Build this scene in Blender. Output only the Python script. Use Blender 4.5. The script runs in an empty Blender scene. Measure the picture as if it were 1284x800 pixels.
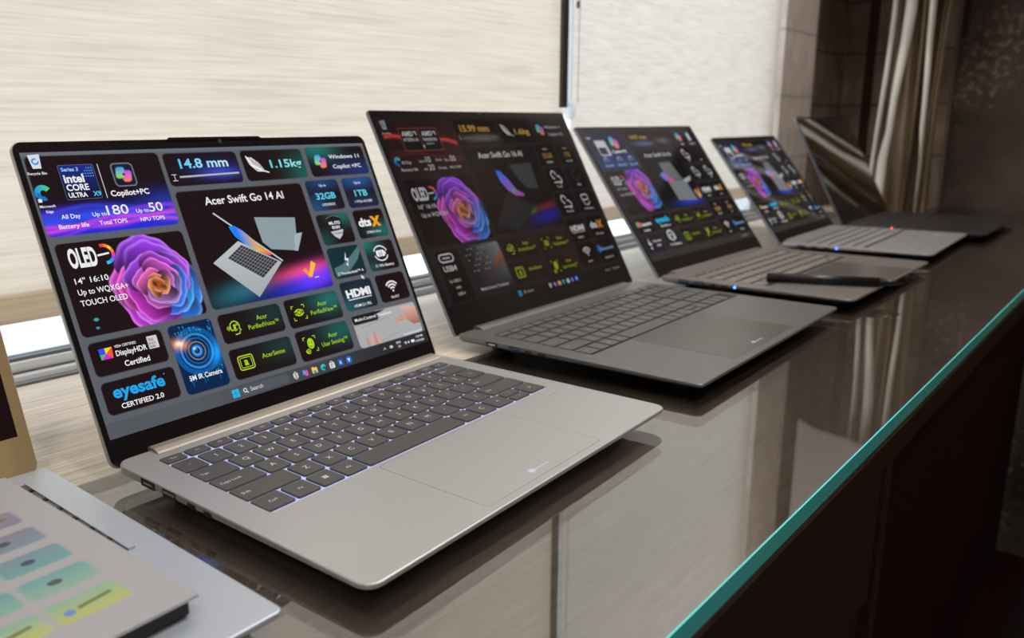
import bpy, math, random
import numpy as np
from mathutils import Vector, Matrix

SC = bpy.context.scene
COL = SC.collection
RNG = random.Random(7)
def lin(c):
    return c/12.92 if c <= .04045 else ((c+.055)/1.055)**2.4
def hx(s, k=1.0):
    return tuple(lin(int(s[i:i+2], 16)/255)*k for i in (0, 2, 4))

# ------------------------------------------------------------------ camera
F_PX, PITCH, ROLL, YAW = 1009.825, .227494, -.0166595, .7457604
cd = bpy.data.cameras.new('camera'); cam = bpy.data.objects.new('camera', cd); COL.objects.link(cam)
fw = Vector((math.cos(YAW)*math.cos(PITCH), math.sin(YAW)*math.cos(PITCH), -math.sin(PITCH)))
rt = Vector((math.sin(YAW), -math.cos(YAW), 0)); up = rt.cross(fw)
c_, s_ = math.cos(ROLL), math.sin(ROLL)
rt2 = c_*rt + s_*up; up2 = -s_*rt + c_*up
M = Matrix((rt2, up2, -fw)).transposed().to_4x4(); M.translation = (0, 0, .20898)
cam.matrix_world = M
cd.sensor_width = 36; cd.lens = F_PX/1284*36
cd.shift_x = 94.434/1284; cd.shift_y = .59/1284
cd.clip_start = .01
cd.dof.use_dof = True; cd.dof.focus_distance = .52; cd.dof.aperture_fstop = 8.5
SC.camera = cam

# ------------------------------------------------------------------ world, lamps, exposure
SKY = 2.35
w = bpy.data.worlds.new('daylight'); SC.world = w; w.use_nodes = True
bg = w.node_tree.nodes['Background']; bg.inputs[0].default_value = (.86, .94, 1.0, 1); bg.inputs[1].default_value = SKY
SC.view_settings.view_transform = 'Standard'; SC.view_settings.look = 'None'
SC.view_settings.gamma = 1; SC.view_settings.use_curve_mapping = False
SC.view_settings.exposure = 0
cy = SC.cycles
cy.max_bounces = 10; cy.diffuse_bounces = 4; cy.glossy_bounces = 5; cy.transmission_bounces = 6; cy.transparent_max_bounces = 16
cy.use_denoising = True; cy.sample_clamp_indirect = 6
CEIL_Z = 1.75
def area(name, loc, size, power, colr, rot=(0, 0, 0)):
    l = bpy.data.lights.new(name, 'AREA'); l.shape = 'DISK'; l.size = size; l.energy = power; l.color = colr
    o = bpy.data.objects.new(name, l); o.location = loc; o.rotation_euler = rot; COL.objects.link(o); return o
FILL_LAMPS = [(-.35, .12, 6, 'above the nearest laptops'), (.75, .10, 6, 'above the gunmetal laptop'), (.2, -.75, 9, 'behind the nearest laptops'), (1.52, .28, 15, 'above the far laptops'), (-1.3, -1.2, 8, 'towards the left wall')]  # unseen fill lamps, added to brighten decks, glass edge and cloth
for x, y, p, _d in FILL_LAMPS:
    area('fill_lamp', (x, y, CEIL_Z-.03), .16, p, (1, .93, .86))

# ------------------------------------------------------------------ materials
def nt(name):
    m = bpy.data.materials.new(name); m.use_nodes = True
    return m, m.node_tree.nodes, m.node_tree.links, m.node_tree.nodes['Principled BSDF']
def mat(name, col, rough=.5, metal=0., spec=.5, bump=0., bscale=400, emit=None, es=0., coat=0., var=0., vscale=(60, 60, 60), alpha=None):
    m, n, l, b = nt(name)
    b.inputs['Base Color'].default_value = (*col, 1); b.inputs['Roughness'].default_value = rough
    b.inputs['Metallic'].default_value = metal; b.inputs['Specular IOR Level'].default_value = spec
    b.inputs['Coat Weight'].default_value = coat; b.inputs['Coat Roughness'].default_value = .04
    if emit: b.inputs['Emission Color'].default_value = (*emit, 1); b.inputs['Emission Strength'].default_value = es
    tc = n.new('ShaderNodeTexCoord')
    mp = n.new('ShaderNodeMapping'); l.new(tc.outputs['Object'], mp.inputs[0])
    no = n.new('ShaderNodeTexNoise'); l.new(mp.outputs[0], no.inputs['Vector'])
    if var:
        mp.inputs['Scale'].default_value = vscale; no.inputs['Scale'].default_value = 1; no.inputs['Detail'].default_value = 4
        mx = n.new('ShaderNodeMix'); mx.data_type = 'RGBA'
        mx.inputs[6].default_value = (*[c*(1-var) for c in col], 1); mx.inputs[7].default_value = (*[min(1, c*(1+var)) for c in col], 1)
        l.new(no.outputs[0], mx.inputs[0]); l.new(mx.outputs[2], b.inputs['Base Color'])
    if bump:
        n2 = n.new('ShaderNodeTexNoise'); n2.inputs['Scale'].default_value = bscale; l.new(tc.outputs['Object'], n2.inputs['Vector'])
        bp = n.new('ShaderNodeBump'); bp.inputs['Strength'].default_value = bump; bp.inputs['Distance'].default_value = .0005
        l.new(n2.outputs[0], bp.inputs['Height']); l.new(bp.outputs[0], b.inputs['Normal'])
    return m
def ramp(n, pts):
    r = n.new('ShaderNodeValToRGB'); e = r.color_ramp.elements
    while len(e) > 1: e.remove(e[-1])
    e[0].position = pts[0][0]; e[0].color = (*pts[0][1], 1)
    for p, c in pts[1:]:
        q = e.new(p); q.color = (*c, 1)
    return r

def wood_mat(name='striated_wood_laminate', WOOD=None, rough=.5, fy=1.):
    WOOD = WOOD or WOOD_DARK
    m, n, l, b = nt(name)
    tc = n.new('ShaderNodeTexCoord')
    def noise(sc, det, rough=.6):
        mp = n.new('ShaderNodeMapping'); mp.inputs['Scale'].default_value = sc; l.new(tc.outputs['Object'], mp.inputs[0])
        no = n.new('ShaderNodeTexNoise'); no.inputs['Scale'].default_value = 1; no.inputs['Detail'].default_value = det; no.inputs['Roughness'].default_value = rough
        l.new(mp.outputs[0], no.inputs['Vector']); return no
    a = noise((7, 330*fy, 1), 3); c = noise((40, 1400*fy, 1), 2); d = noise((3, 14, 1), 2)
    ad = n.new('ShaderNodeMath'); ad.operation = 'MULTIPLY_ADD'; ad.inputs[1].default_value = .55
    l.new(a.outputs[0], ad.inputs[0])
    m2 = n.new('ShaderNodeMath'); m2.operation = 'MULTIPLY'; m2.inputs[1].default_value = .3; l.new(c.outputs[0], m2.inputs[0])
    l.new(m2.outputs[0], ad.inputs[2])
    m3 = n.new('ShaderNodeMath'); m3.operation = 'MULTIPLY_ADD'; m3.inputs[1].default_value = .15
    l.new(d.outputs[0], m3.inputs[0]); l.new(ad.outputs[0], m3.inputs[2])
    r = ramp(n, [(.36, WOOD[0]), (.5, WOOD[1]), (.64, WOOD[2])]); l.new(m3.outputs[0], r.inputs[0])
    l.new(r.outputs[0], b.inputs['Base Color']); b.inputs['Roughness'].default_value = rough
    b.inputs['Specular IOR Level'].default_value = .2
    return m
WOOD_DARK = [(.075, .049, .037), (.120, .083, .062), (.175, .127, .098)]

def glass_mat(name, ior, tint, rough=.0):
    m = bpy.data.materials.new(name); m.use_nodes = True; n = m.node_tree.nodes; l = m.node_tree.links; n.clear()
    o = n.new('ShaderNodeOutputMaterial'); mx = n.new('ShaderNodeMixShader'); f = n.new('ShaderNodeFresnel'); f.inputs[0].default_value = ior
    t = n.new('ShaderNodeBsdfTransparent'); t.inputs[0].default_value = (*tint, 1)
    g = n.new('ShaderNodeBsdfGlossy'); g.inputs['Roughness'].default_value = rough
    geo = n.new('ShaderNodeNewGeometry'); sw = n.new('ShaderNodeMix'); sw.data_type = 'FLOAT'
    # the lower face of a pane reflects as much as its upper one
    vt = n.new('ShaderNodeVectorMath'); vt.operation = 'DOT_PRODUCT'; l.new(geo.outputs['Incoming'], vt.inputs[0]); l.new(geo.outputs['Normal'], vt.inputs[1])
    ab = n.new('ShaderNodeMath'); ab.operation = 'ABSOLUTE'; l.new(vt.outputs['Value'], ab.inputs[0])
    o1 = n.new('ShaderNodeMath'); o1.operation = 'SUBTRACT'; o1.inputs[0].default_value = 1; l.new(ab.outputs[0], o1.inputs[1])
    p5 = n.new('ShaderNodeMath'); p5.operation = 'POWER'; p5.inputs[1].default_value = 5; l.new(o1.outputs[0], p5.inputs[0])
    r0 = ((ior-1)/(ior+1))**2
    ma = n.new('ShaderNodeMath'); ma.operation = 'MULTIPLY_ADD'; ma.inputs[1].default_value = 1-r0; ma.inputs[2].default_value = r0
    l.new(p5.outputs[0], ma.inputs[0]); n.remove(f); n.remove(sw)
    l.new(ma.outputs[0], mx.inputs[0]); l.new(t.outputs[0], mx.inputs[1]); l.new(g.outputs[0], mx.inputs[2]); l.new(mx.outputs[0], o.inputs[0])
    return m

def fabric_mat(name, c_lo, c_hi, see=.1, sx=9, sz=420):
    m = bpy.data.materials.new(name); m.use_nodes = True; n = m.node_tree.nodes; l = m.node_tree.links; n.clear()
    o = n.new('ShaderNodeOutputMaterial'); tc = n.new('ShaderNodeTexCoord')
    def noise(sc, det, dist=0):
        mp = n.new('ShaderNodeMapping'); mp.inputs['Scale'].default_value = sc; l.new(tc.outputs['Object'], mp.inputs[0])
        no = n.new('ShaderNodeTexNoise'); no.inputs['Scale'].default_value = 1; no.inputs['Detail'].default_value = det; no.inputs['Distortion'].default_value = dist
        l.new(mp.outputs[0], no.inputs['Vector']); return no
    a = noise((sx, 1, sz), 2, .15); b = noise((sx*3.2, 1, sz*2.3), 2); c = noise((sx*.35, 1, sz*.25), 2, .3)
    s1 = n.new('ShaderNodeMath'); s1.operation = 'MULTIPLY_ADD'; s1.inputs[1].default_value = .6; l.new(a.outputs[0], s1.inputs[0])
    s0 = n.new('ShaderNodeMath'); s0.operation = 'MULTIPLY'; s0.inputs[1].default_value = .25; l.new(b.outputs[0], s0.inputs[0]); l.new(s0.outputs[0], s1.inputs[2])
    s2 = n.new('ShaderNodeMath'); s2.operation = 'MULTIPLY_ADD'; s2.inputs[1].default_value = .15; l.new(c.outputs[0], s2.inputs[0]); l.new(s1.outputs[0], s2.inputs[2])
    r = ramp(n, [(.36, c_lo), (.47, tuple(.45*x+.55*y for x, y in zip(c_lo, c_hi))), (.58, c_hi)]); l.new(s2.outputs[0], r.inputs[0])
    tr = n.new('ShaderNodeBsdfTranslucent'); df = n.new('ShaderNodeBsdfDiffuse'); tp = n.new('ShaderNodeBsdfTransparent')
    l.new(r.outputs[0], tr.inputs[0]); l.new(r.outputs[0], df.inputs[0])
    m1 = n.new('ShaderNodeMixShader'); m1.inputs[0].default_value = .38; l.new(tr.outputs[0], m1.inputs[1]); l.new(df.outputs[0], m1.inputs[2])
    m2 = n.new('ShaderNodeMixShader'); m2.inputs[0].default_value = see; l.new(m1.outputs[0], m2.inputs[1]); l.new(tp.outputs[0], m2.inputs[2])
    l.new(m2.outputs[0], o.inputs[0]); return m

def screen_mat(name, gain, rough=.06, spec=.5):
    m, n, l, b = nt(name)
    at = n.new('ShaderNodeAttribute'); at.attribute_name = 'pixel'
    b.inputs['Base Color'].default_value = (.006, .005, .006, 1); b.inputs['Roughness'].default_value = rough
    b.inputs['Specular IOR Level'].default_value = spec
    l.new(at.outputs['Color'], b.inputs['Emission Color']); b.inputs['Emission Strength'].default_value = gain
    return m
def colour_attr_mat(name, rough=.5):
    m, n, l, b = nt(name)
    at = n.new('ShaderNodeAttribute'); at.attribute_name = 'pixel'
    l.new(at.outputs['Color'], b.inputs['Base Color']); b.inputs['Roughness'].default_value = rough
    return m

def slab_wall_mat(name, c1, c2, sx, sz, rough=.6, joints=True, jz=6, jd=.62):
    m, n, l, b = nt(name)
    tc = n.new('ShaderNodeTexCoord'); mp = n.new('ShaderNodeMapping'); mp.inputs['Scale'].default_value = (sx, sx, sz); l.new(tc.outputs['Object'], mp.inputs[0])
    no = n.new('ShaderNodeTexNoise'); no.inputs['Scale'].default_value = 1; no.inputs['Detail'].default_value = 5; l.new(mp.outputs[0], no.inputs['Vector'])
    r = ramp(n, [(.35, c1), (.65, c2)]); l.new(no.outputs[0], r.inputs[0])
    if joints:
        m2 = n.new('ShaderNodeMapping'); m2.inputs['Scale'].default_value = (1, 1, jz); l.new(tc.outputs['Object'], m2.inputs[0])
        sp = n.new('ShaderNodeSeparateXYZ'); l.new(m2.outputs[0], sp.inputs[0])
        n3 = n.new('ShaderNodeTexNoise'); n3.inputs['Scale'].default_value = 5; l.new(tc.outputs['Object'], n3.inputs['Vector'])
        ad = n.new('ShaderNodeMath'); ad.operation = 'MULTIPLY_ADD'; ad.inputs[1].default_value = .12; l.new(n3.outputs[0], ad.inputs[0]); l.new(sp.outputs[2], ad.inputs[2])
        fr = n.new('ShaderNodeMath'); fr.operation = 'FRACT'; l.new(ad.outputs[0], fr.inputs[0])
        lt = n.new('ShaderNodeMath'); lt.operation = 'LESS_THAN'; lt.inputs[1].default_value = .05; l.new(fr.outputs[0], lt.inputs[0])
        mx = n.new('ShaderNodeMix'); mx.data_type = 'RGBA'; l.new(lt.outputs[0], mx.inputs[0]); l.new(r.outputs[0], mx.inputs[6])
        mx.inputs[7].default_value = (*[c*jd for c in c1], 1); l.new(mx.outputs[2], b.inputs['Base Color'])
    else: l.new(r.outputs[0], b.inputs['Base Color'])
    b.inputs['Roughness'].default_value = rough
    return m

M_ = {}
M_['silver'] = mat('silver_aluminium', (.465, .468, .478), .42, .55, bump=.03, bscale=3000)
M_['silver_lid'] = mat('lid_silver', (.50, .49, .48), .4, .6)
M_['taupe'] = mat('taupe_hinge_metal', (.40, .36, .315), .42, .55)
M_['black'] = mat('black_bezel_glass', (.012, .009, .010), .16)
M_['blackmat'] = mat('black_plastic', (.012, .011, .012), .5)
M_['port'] = mat('port_cavity', (.012, .012, .013), .6)
M_['port_blue'] = mat('blue_usb_tongue', (.03, .12, .32), .4)
M_['steel'] = mat('port_steel', (.6, .6, .6), .3, .9)
M_['key'] = mat('charcoal_key', (.082, .077, .074), .5, spec=.35)
M_['legend'] = mat('key_legend', (.5, .5, .52), .5, emit=(.7, .78, 1), es=.30)
M_['glow'] = mat('keyboard_backlight', (.40, .40, .42), .5, emit=(.34, .46, 1.0), es=.62)
M_['gunmetal'] = mat('gunmetal_aluminium', (.175, .170, .172), .38, .55)
M_['gunmetal_edge'] = mat('blue_grey_edge', (.20, .22, .27), .35, .6)
M_['gunkey'] = mat('grey_key', (.105, .102, .105), .45, spec=.4)
M_['gunlegend'] = mat('pale_key_legend', (.32, .32, .33), .5)
M_['darkwell'] = mat('dark_key_well', (.012, .012, .012), .6)
M_['pad'] = mat('grey_touchpad', (.115, .105, .102), .3, .3)
M_['warmgrey'] = mat('warm_grey_aluminium', (.215, .198, .188), .4, .5)
M_['warmkey'] = mat('warm_grey_key', (.21, .195, .188), .45)
M_['warmpad'] = mat('brown_grey_touchpad', (.14, .125, .118), .25, .3)
M_['coolgrey'] = mat('cool_grey_aluminium', (.36, .36, .38), .4, .5)
M_['coolkey'] = mat('cool_grey_key', (.27, .27, .29), .45)
M_['darkdeck'] = mat('black_aluminium', (.032, .030, .032), .4, .3)
M_['darkkey'] = mat('black_key', (.024, .024, .026), .45)
M_['palesilver'] = mat('pale_blue_silver', (.50, .56, .64), .42, .45)
M_['gold'] = mat('champagne_bezel', (.42, .30, .145), .5, .1)
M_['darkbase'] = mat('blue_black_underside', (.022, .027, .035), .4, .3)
M_['rubber'] = mat('rubber_foot', (.02, .02, .02), .8)
M_['outline'] = mat('touchpad_groove', (.17, .165, .16), .5)
M_['outline2'] = mat('touchpad_groove_dark', (.03, .03, .03), .5)
M_['led_blue'] = mat('blue_status_lens', (.1, .2, .8), .3, emit=(.05, .20, 1), es=7)
M_['led_red'] = mat('red_status_lens', (.6, .1, .05), .3, emit=(1, .10, .06), es=4)
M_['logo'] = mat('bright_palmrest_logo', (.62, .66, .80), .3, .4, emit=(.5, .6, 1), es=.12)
M_['logo_dim'] = mat('palmrest_logo', (.40, .40, .41), .3, .4)
M_['pen'] = mat('black_pen_barrel', (.008, .008, .009), .35)
M_['white'] = mat('white_paint', (.75, .75, .74), .5)
M_['teal'] = mat('teal_glass_edge', (.12, .80, .80), .25, spec=.6, var=.15, vscale=(8, 8, 300))
M_['brownstrip'] = mat('bronze_edge_strip', (.20, .145, .11), .4, .3)
M_['cabinet'] = mat('dark_brown_veneer', (.045, .020, .014), .6, spec=.2, var=.25, vscale=(60, 60, 4))
M_['void'] = mat('wine_black_panel', (.040, .009, .012), .7, spec=.15)
M_['carpet'] = mat('wine_black_carpet', (.016, .005, .006), .95, bump=.5, var=.4, vscale=(30, 30, 30))
M_['room'] = mat('room_plaster', (.34, .30, .27), .8)
M_['ceil'] = mat('ceiling_plaster', (.50, .46, .42), .8)
M_['frame'] = mat('white_window_frame', (.86, .89, .93), .35)
M_['gasket'] = mat('dark_gasket', (.16, .165, .18), .5)
M_['bronze'] = mat('bronze_channel', (.055, .048, .040), .4, .4)
M_['alu'] = mat('polished_channel', (.80, .88, .98), .22, .9)
M_['clear'] = mat('frosted_cap', (.82, .86, .90), .2)
M_['hem'] = mat('beige_hem_tape', (.40, .325, .25), .7, var=.1, vscale=(20, 20, 400))
M_['card'] = colour_attr_mat('printed_card', .55)
M_['fp'] = mat('white_facade_panel', (.95, .96, .97), .6)
M_['foam'] = mat('card_core', (.62, .62, .66), .7)

# ------------------------------------------------------------------ mesh helpers
class MB:
    def __init__(s): s.v = []; s.f = []; s.m = []; s.c = None
    def add(s, verts, faces, mi=0):
        o = len(s.v); s.v += [tuple(p) for p in verts]; s.f += [tuple(i+o for i in f) for f in faces]; s.m += [mi]*len(faces)
    def box(s, x0, y0, z0, x1, y1, z1, mi=0, bev=0):
        if bev:
            zs = sorted((z0, z1)); r = bev
            s.loft([[(x, y, zs[0]) for x, y in rrect(x0+r*.5, y0+r*.5, x1-r*.5, y1-r*.5, r, 2)],
                    [(x, y, zs[0]+r*.5) for x, y in rrect(x0, y0, x1, y1, r, 2)],
                    [(x, y, zs[1]-r*.5) for x, y in rrect(x0, y0, x1, y1, r, 2)],
                    [(x, y, zs[1]) for x, y in rrect(x0+r*.5, y0+r*.5, x1-r*.5, y1-r*.5, r, 2)]], mi)
            return
        v = [(x, y, z) for x in (x0, x1) for y in (y0, y1) for z in (z0, z1)]
        s.add(v, [(0, 1, 3, 2), (4, 6, 7, 5), (0, 4, 5, 1), (2, 3, 7, 6), (0, 2, 6, 4), (1, 5, 7, 3)], mi)
    def loft(s, rings, mi=0, cap0=True, cap1=True):
        n = len(rings[0]); v = [p for r in rings for p in r]; f = []
        for k in range(len(rings)-1):
            for i in range(n):
                j = (i+1) % n; f.append((k*n+i, k*n+j, (k+1)*n+j, (k+1)*n+i))
        if cap0: f.append(tuple(range(n-1, -1, -1)))
        if cap1: f.append(tuple((len(rings)-1)*n+i for i in range(n)))
        s.add(v, f, mi)
    def tube(s, a, b, r, r2=None, n=16, mi=0):
        a, b = Vector(a), Vector(b); d = (b-a).normalized(); t = d.orthogonal().normalized(); q = d.cross(t)
        r2 = r if r2 is None else r2
        s.loft([[tuple(p+(t*math.cos(2*math.pi*i/n)+q*math.sin(2*math.pi*i/n))*rr) for i in range(n)] for p, rr in ((a, r), (b, r2))], mi)
    def lathe(s, prof, n=48, c=(0, 0, 0), mi=0, cap=False):
        s.loft([[(c[0]+r*math.cos(2*math.pi*i/n), c[1]+r*math.sin(2*math.pi*i/n), c[2]+z) for i in range(n)] for r, z in prof], mi, cap, cap)
    def build(s, name, mats, parent=None, smooth=False, kind=None):
        me = bpy.data.meshes.new(name); me.from_pydata(s.v, [], s.f)
        for m in (mats if isinstance(mats, (list, tuple)) else [mats]): me.materials.append(m)
        if any(s.m): me.polygons.foreach_set('material_index', s.m)
        if smooth: me.polygons.foreach_set('use_smooth', [True]*len(s.f))
        if s.c is not None:
            at = me.color_attributes.new('pixel', 'FLOAT_COLOR', 'POINT')
            c = np.ones((len(s.v), 4), np.float32); c[:, :3] = np.array(s.c, np.float32); at.data.foreach_set('color', c.ravel())
        me.update()
        o = bpy.data.objects.new(name, me); COL.objects.link(o)
        if parent: o.parent = parent
        if kind: o['kind'] = kind
        return o
def rrect(x0, y0, x1, y1, r, n=4):
    out = []
    for cx, cy, a in ((x1-r, y1-r, 0), (x0+r, y1-r, 90), (x0+r, y0+r, 180), (x1-r, y0+r, 270)):
        for k in range(n+1):
            t = math.radians(a+90*k/n); out.append((cx+r*math.cos(t), cy+r*math.sin(t)))
    return out
def empty(name, loc=(0, 0, 0), rz=0, label=None, cat=None, group=None):
    o = bpy.data.objects.new(name, None); COL.objects.link(o); o.location = loc; o.rotation_euler = (0, 0, rz); o.empty_display_size = .05
    if label: o['label'] = label; o['category'] = cat
    if group: o['group'] = group
    return o
def tag(o, label, cat, group=None):
    o['label'] = label; o['category'] = cat
    if group: o['group'] = group
    return o

# ------------------------------------------------------------------ the setting
EDGE_Y = .1345; WALL_Y = .7255; FAR_X = 2.45
m = MB(); m.box(-2.2, -3.2, -.98, FAR_X+.3, 1.0, -.92); m.build('floor', M_['carpet'], kind='structure')
m = MB(); m.box(-2.2, -3.2, CEIL_Z, FAR_X+.3, 1.0, CEIL_Z+.06); m.build('ceiling', M_['ceil'], kind='structure')
m = MB(); m.box(-2.2, -3.26, -.92, FAR_X+.3, -3.2, CEIL_Z); m.build('wall_rear', M_['room'], kind='structure')
m = MB(); m.box(-2.26, -3.2, -.92, -2.2, 1.0, CEIL_Z); m.build('wall_left', M_['room'], kind='structure')
M_['farwall'] = None
def far_mat():
    m, n, l, b = nt('tarnished_dark_panel')
    tc = n.new('ShaderNodeTexCoord')
    no = n.new('ShaderNodeTexNoise'); no.inputs['Scale'].default_value = 5; no.inputs['Detail'].default_value = 6; no.inputs['Roughness'].default_value = .65; l.new(tc.outputs['Object'], no.inputs['Vector'])
    r = ramp(n, [(.35, (.060, .043, .035)), (.62, (.150, .112, .088))]); l.new(no.outputs[0], r.inputs[0])
    vo = n.new('ShaderNodeTexNoise'); vo.inputs['Scale'].default_value = 62; vo.inputs['Detail'].default_value = 2; l.new(tc.outputs['Object'], vo.inputs['Vector'])
    n2 = n.new('ShaderNodeTexNoise'); n2.inputs['Scale'].default_value = 3.2; n2.inputs['Detail'].default_value = 3; l.new(tc.outputs['Object'], n2.inputs['Vector'])
    mu = n.new('ShaderNodeMath'); mu.operation = 'MULTIPLY'; l.new(vo.outputs[0], mu.inputs[0]); l.new(n2.outputs[0], mu.inputs[1])
    r2 = ramp(n, [(.30, (0, 0, 0)), (.42, (1, 1, 1))]); l.new(mu.outputs[0], r2.inputs[0])
    mx = n.new('ShaderNodeMix'); mx.data_type = 'RGBA'; l.new(r2.outputs[0], mx.inputs[0]); l.new(r.outputs[0], mx.inputs[6]); mx.inputs[7].default_value = (.42, .33, .25, 1)
    l.new(mx.outputs[2], b.inputs['Base Color']); b.inputs['Roughness'].default_value = .42
    return m
m = MB(); m.box(FAR_X, -3.2, -.92, FAR_X+.06, WALL_Y+.3, CEIL_Z); m.build('wall_far', far_mat(), kind='structure')
# window wall: pier to the left, opening, pier to the right
WIN_X0, WIN_X1 = -.9, 1.93
m = MB(); m.box(-2.2, WALL_Y, -.92, WIN_X0, WALL_Y+.12, CEIL_Z); m.box(WIN_X0, WALL_Y, -.92, WIN_X1, WALL_Y+.12, -.05); m.box(WIN_X0, WALL_Y, 1.45, WIN_X1, WALL_Y+.12, CEIL_Z)
m.build('wall_window', M_['room'], kind='structure')
m = MB()
for k in range(2):
    x0 = WIN_X1+.0; x1 = 2.135
    if k == 0: m.box(x0, WALL_Y-.02, -.05, x1, WALL_Y+.12, CEIL_Z)
m.build('wall_pier', slab_wall_mat('pale_slubbed_wallcovering', (.52, .45, .41), (.68, .60, .56), 30, 12, jz=7, jd=.85), kind='structure')
m = MB()
m.box(2.135, WALL_Y, -.05, 2.535, WALL_Y+.12, CEIL_Z); m.box(2.135, WALL_Y-.003, -.05, 2.15, WALL_Y, CEIL_Z, 2)
m.box(FAR_X-.02, .47, -.001, FAR_X, WALL_Y, CEIL_Z, 0); m.box(FAR_X-.026, .650, -.001, FAR_X-.02, .672, CEIL_Z, 1); m.box(FAR_X-.024, .462, -.001, FAR_X, .47, CEIL_Z, 2)
m.build('wall_panelled', [slab_wall_mat('brown_panel_wallcovering', (.19, .135, .105), (.33, .25, .20), 25, 8, jz=7.5), M_['cabinet'], M_['brownstrip']], kind='structure')

# window: outer frame with sill rails and pane
wf = MB()
wf.box(WIN_X0, WALL_Y+.003, -.05, WIN_X1, WALL_Y+.05, .007, 0)
wf.box(WIN_X0, WALL_Y+.012, .007, WIN_X1, WALL_Y+.04, .0085, 1)
wf.box(WIN_X0, WALL_Y+.014, .0085, WIN_X1, WALL_Y+.04, .0165, 0)
wf.box(WIN_X0, WALL_Y+.020, .0165, WIN_X1, WALL_Y+.035, .0195, 1)
wf.box(WIN_X0, WALL_Y+.02, 1.40, WIN_X1, WALL_Y+.07, 1.45, 0)
for x in (WIN_X0, WIN_X1-.035): wf.box(x, WALL_Y+.02, .02, x+.035, WALL_Y+.07, 1.42, 0)
wo = wf.build('window_1', [M_['frame'], M_['gasket']], kind='structure')
g = MB(); g.box(WIN_X0+.03, WALL_Y+.026, .0195, WIN_X1-.03, WALL_Y+.030, 1.40); g.build('window_pane', glass_mat('window_glass', 1.45, (.97, .98, .98)), wo)
m = MB(); m.box(WIN_X0, WALL_Y-.0045, -.004, WIN_X1+.1, WALL_Y+.004, .0025); m.build('trim_1', M_['gasket'], kind='structure')
# a pale facade across the street shows faintly through the blind
m = MB(); m.box(-3, 7.0, -3, 5.5, 7.4, 5.0, 0)
fac = m.build('facing_building', mat('pale_concrete', (.60, .62, .64), .8)); tag(fac, 'pale building across the street seen faintly through the blind', 'building')
for r in range(4):
    for c in range(9):
        if (r*5+c*3) % 7 == 0: continue
        g = MB(); x = -2.6+c*.86; z = .2+r*.95; g.box(x, 6.96, z, x+.55, 7.0, z+.5); g.build('window_panel', M_['fp'], fac)

# ------------------------------------------------------------------ counter
SILL_Y = .478
ct = empty('counter', (0, EDGE_Y, -.92), 0, 'long wooden counter under the windows carrying the row of laptops', 'counter')
def cpart(mb, name, mats):
    o = mb.build(name, mats, ct); o.location = (0, -EDGE_Y, .92); return o
m = MB(); m.box(-1.6, EDGE_Y+.001, -.020, FAR_X-.002, SILL_Y, -.0051); cpart(m, 'wooden_top', wood_mat())
m = MB(); m.box(-1.6, SILL_Y+.0003, -.020, FAR_X-.002, WALL_Y-.005, 0); cpart(m, 'sill_board', wood_mat('pale_striated_wood', [(.40, .33, .27), (.60, .53, .45), (.74, .68, .60)], .4, .7))['label'] = 'pale striated wooden board next to the window'
m = MB(); m.box(-1.6, EDGE_Y, -.0145, FAR_X-.002, EDGE_Y+.001, -.0115); cpart(m, 'edge_strip', M_['brownstrip'])
m = MB(); m.box(-1.6, EDGE_Y+.003, -.045, FAR_X-.002, EDGE_Y+.02, -.0201); cpart(m, 'apron', M_['cabinet'])
m = MB(); m.box(-1.6, EDGE_Y+.006, -.16, .655, EDGE_Y+.022, -.046); m.box(-1.6, EDGE_Y+.012, -.90, .655, EDGE_Y+.03, -.161, 0)
cpart(m, 'front_panel', M_['cabinet'])
m = MB(); m.box(.658, EDGE_Y+.004, -.90, .678, EDGE_Y+.03, -.046); cpart(m, 'upright', M_['cabinet'])
m = MB(); m.box(.679, EDGE_Y+.10, -.90, FAR_X-.01, EDGE_Y+.12, -.046); m.box(-1.58, EDGE_Y+.03, -.915, FAR_X-.01, WALL_Y-.02, -.90); cpart(m, 'recessed_panel', M_['void'])
gt = empty('glass_top', (0, EDGE_Y, -.0045), 0, 'clear glass sheet with a teal edge covering the counter', 'glass sheet')
m = MB(); m.box(-1.6, 0, 0, FAR_X-.004, SILL_Y-EDGE_Y, .0045); m.build('pane', glass_mat('counter_glass', 2.5, (.97, .985, .98)), gt)
m = MB(); m.box(-1.6, -.0011, -.0068, FAR_X-.004, -.0001, .0045); m.build('polished_edge', M_['teal'], gt)

# ------------------------------------------------------------------ blinds
M_['hemf'] = fabric_mat('folded_hem_weave', (.66, .56, .45), (.76, .66, .55), .0, 7, 300)
def blind(x0, x1, y, mt, label, hemz=.058):
    t = empty('roller_blind', (x0, y, hemz), 0, label, 'blind', None)
    n = 2
    f = MB(); f.box(0, 0, .024, x1-x0, .0008, 1.36-hemz)
    f.build('blind_fabric', mt, t)
    h = MB(); h.box(0, -.003, 0, x1-x0, .005, .024, bev=.003); h.build('hem_bar', M_['hemf'], t)
    tb = MB(); tb.tube((0, .012, 1.36-hemz), (x1-x0, .012, 1.36-hemz), .02); tb.build('roller_tube', M_['white'], t)
    return t
blind(-.85, 1.066, WALL_Y-.012, fabric_mat('slubbed_beige_weave', (.80, .725, .64), (.94, .87, .79), .12, 7, 300), 'beige slubbed roller blind behind the two nearest open laptops')
blind(1.084, 1.915, WALL_Y-.012, fabric_mat('pale_linen_weave', (.83, .775, .71), (.95, .91, .86), .06, 16, 260), 'paler roller blind behind the laptop with the pen, right of the metal channel')
M_['frost'] = fabric_mat('frosted_channel', (.82, .90, .98), (.90, .96, 1.0), .35, 2, 3)
t = empty('blind_channel', (1.053, .701, .243), 0, 'slim metal channel hanging between the two roller blinds', 'channel')
m = MB(); m.box(-.010, 0, 0, .0035, .006, 1.05); m.build('dark_channel', M_['bronze'], t)
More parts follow.
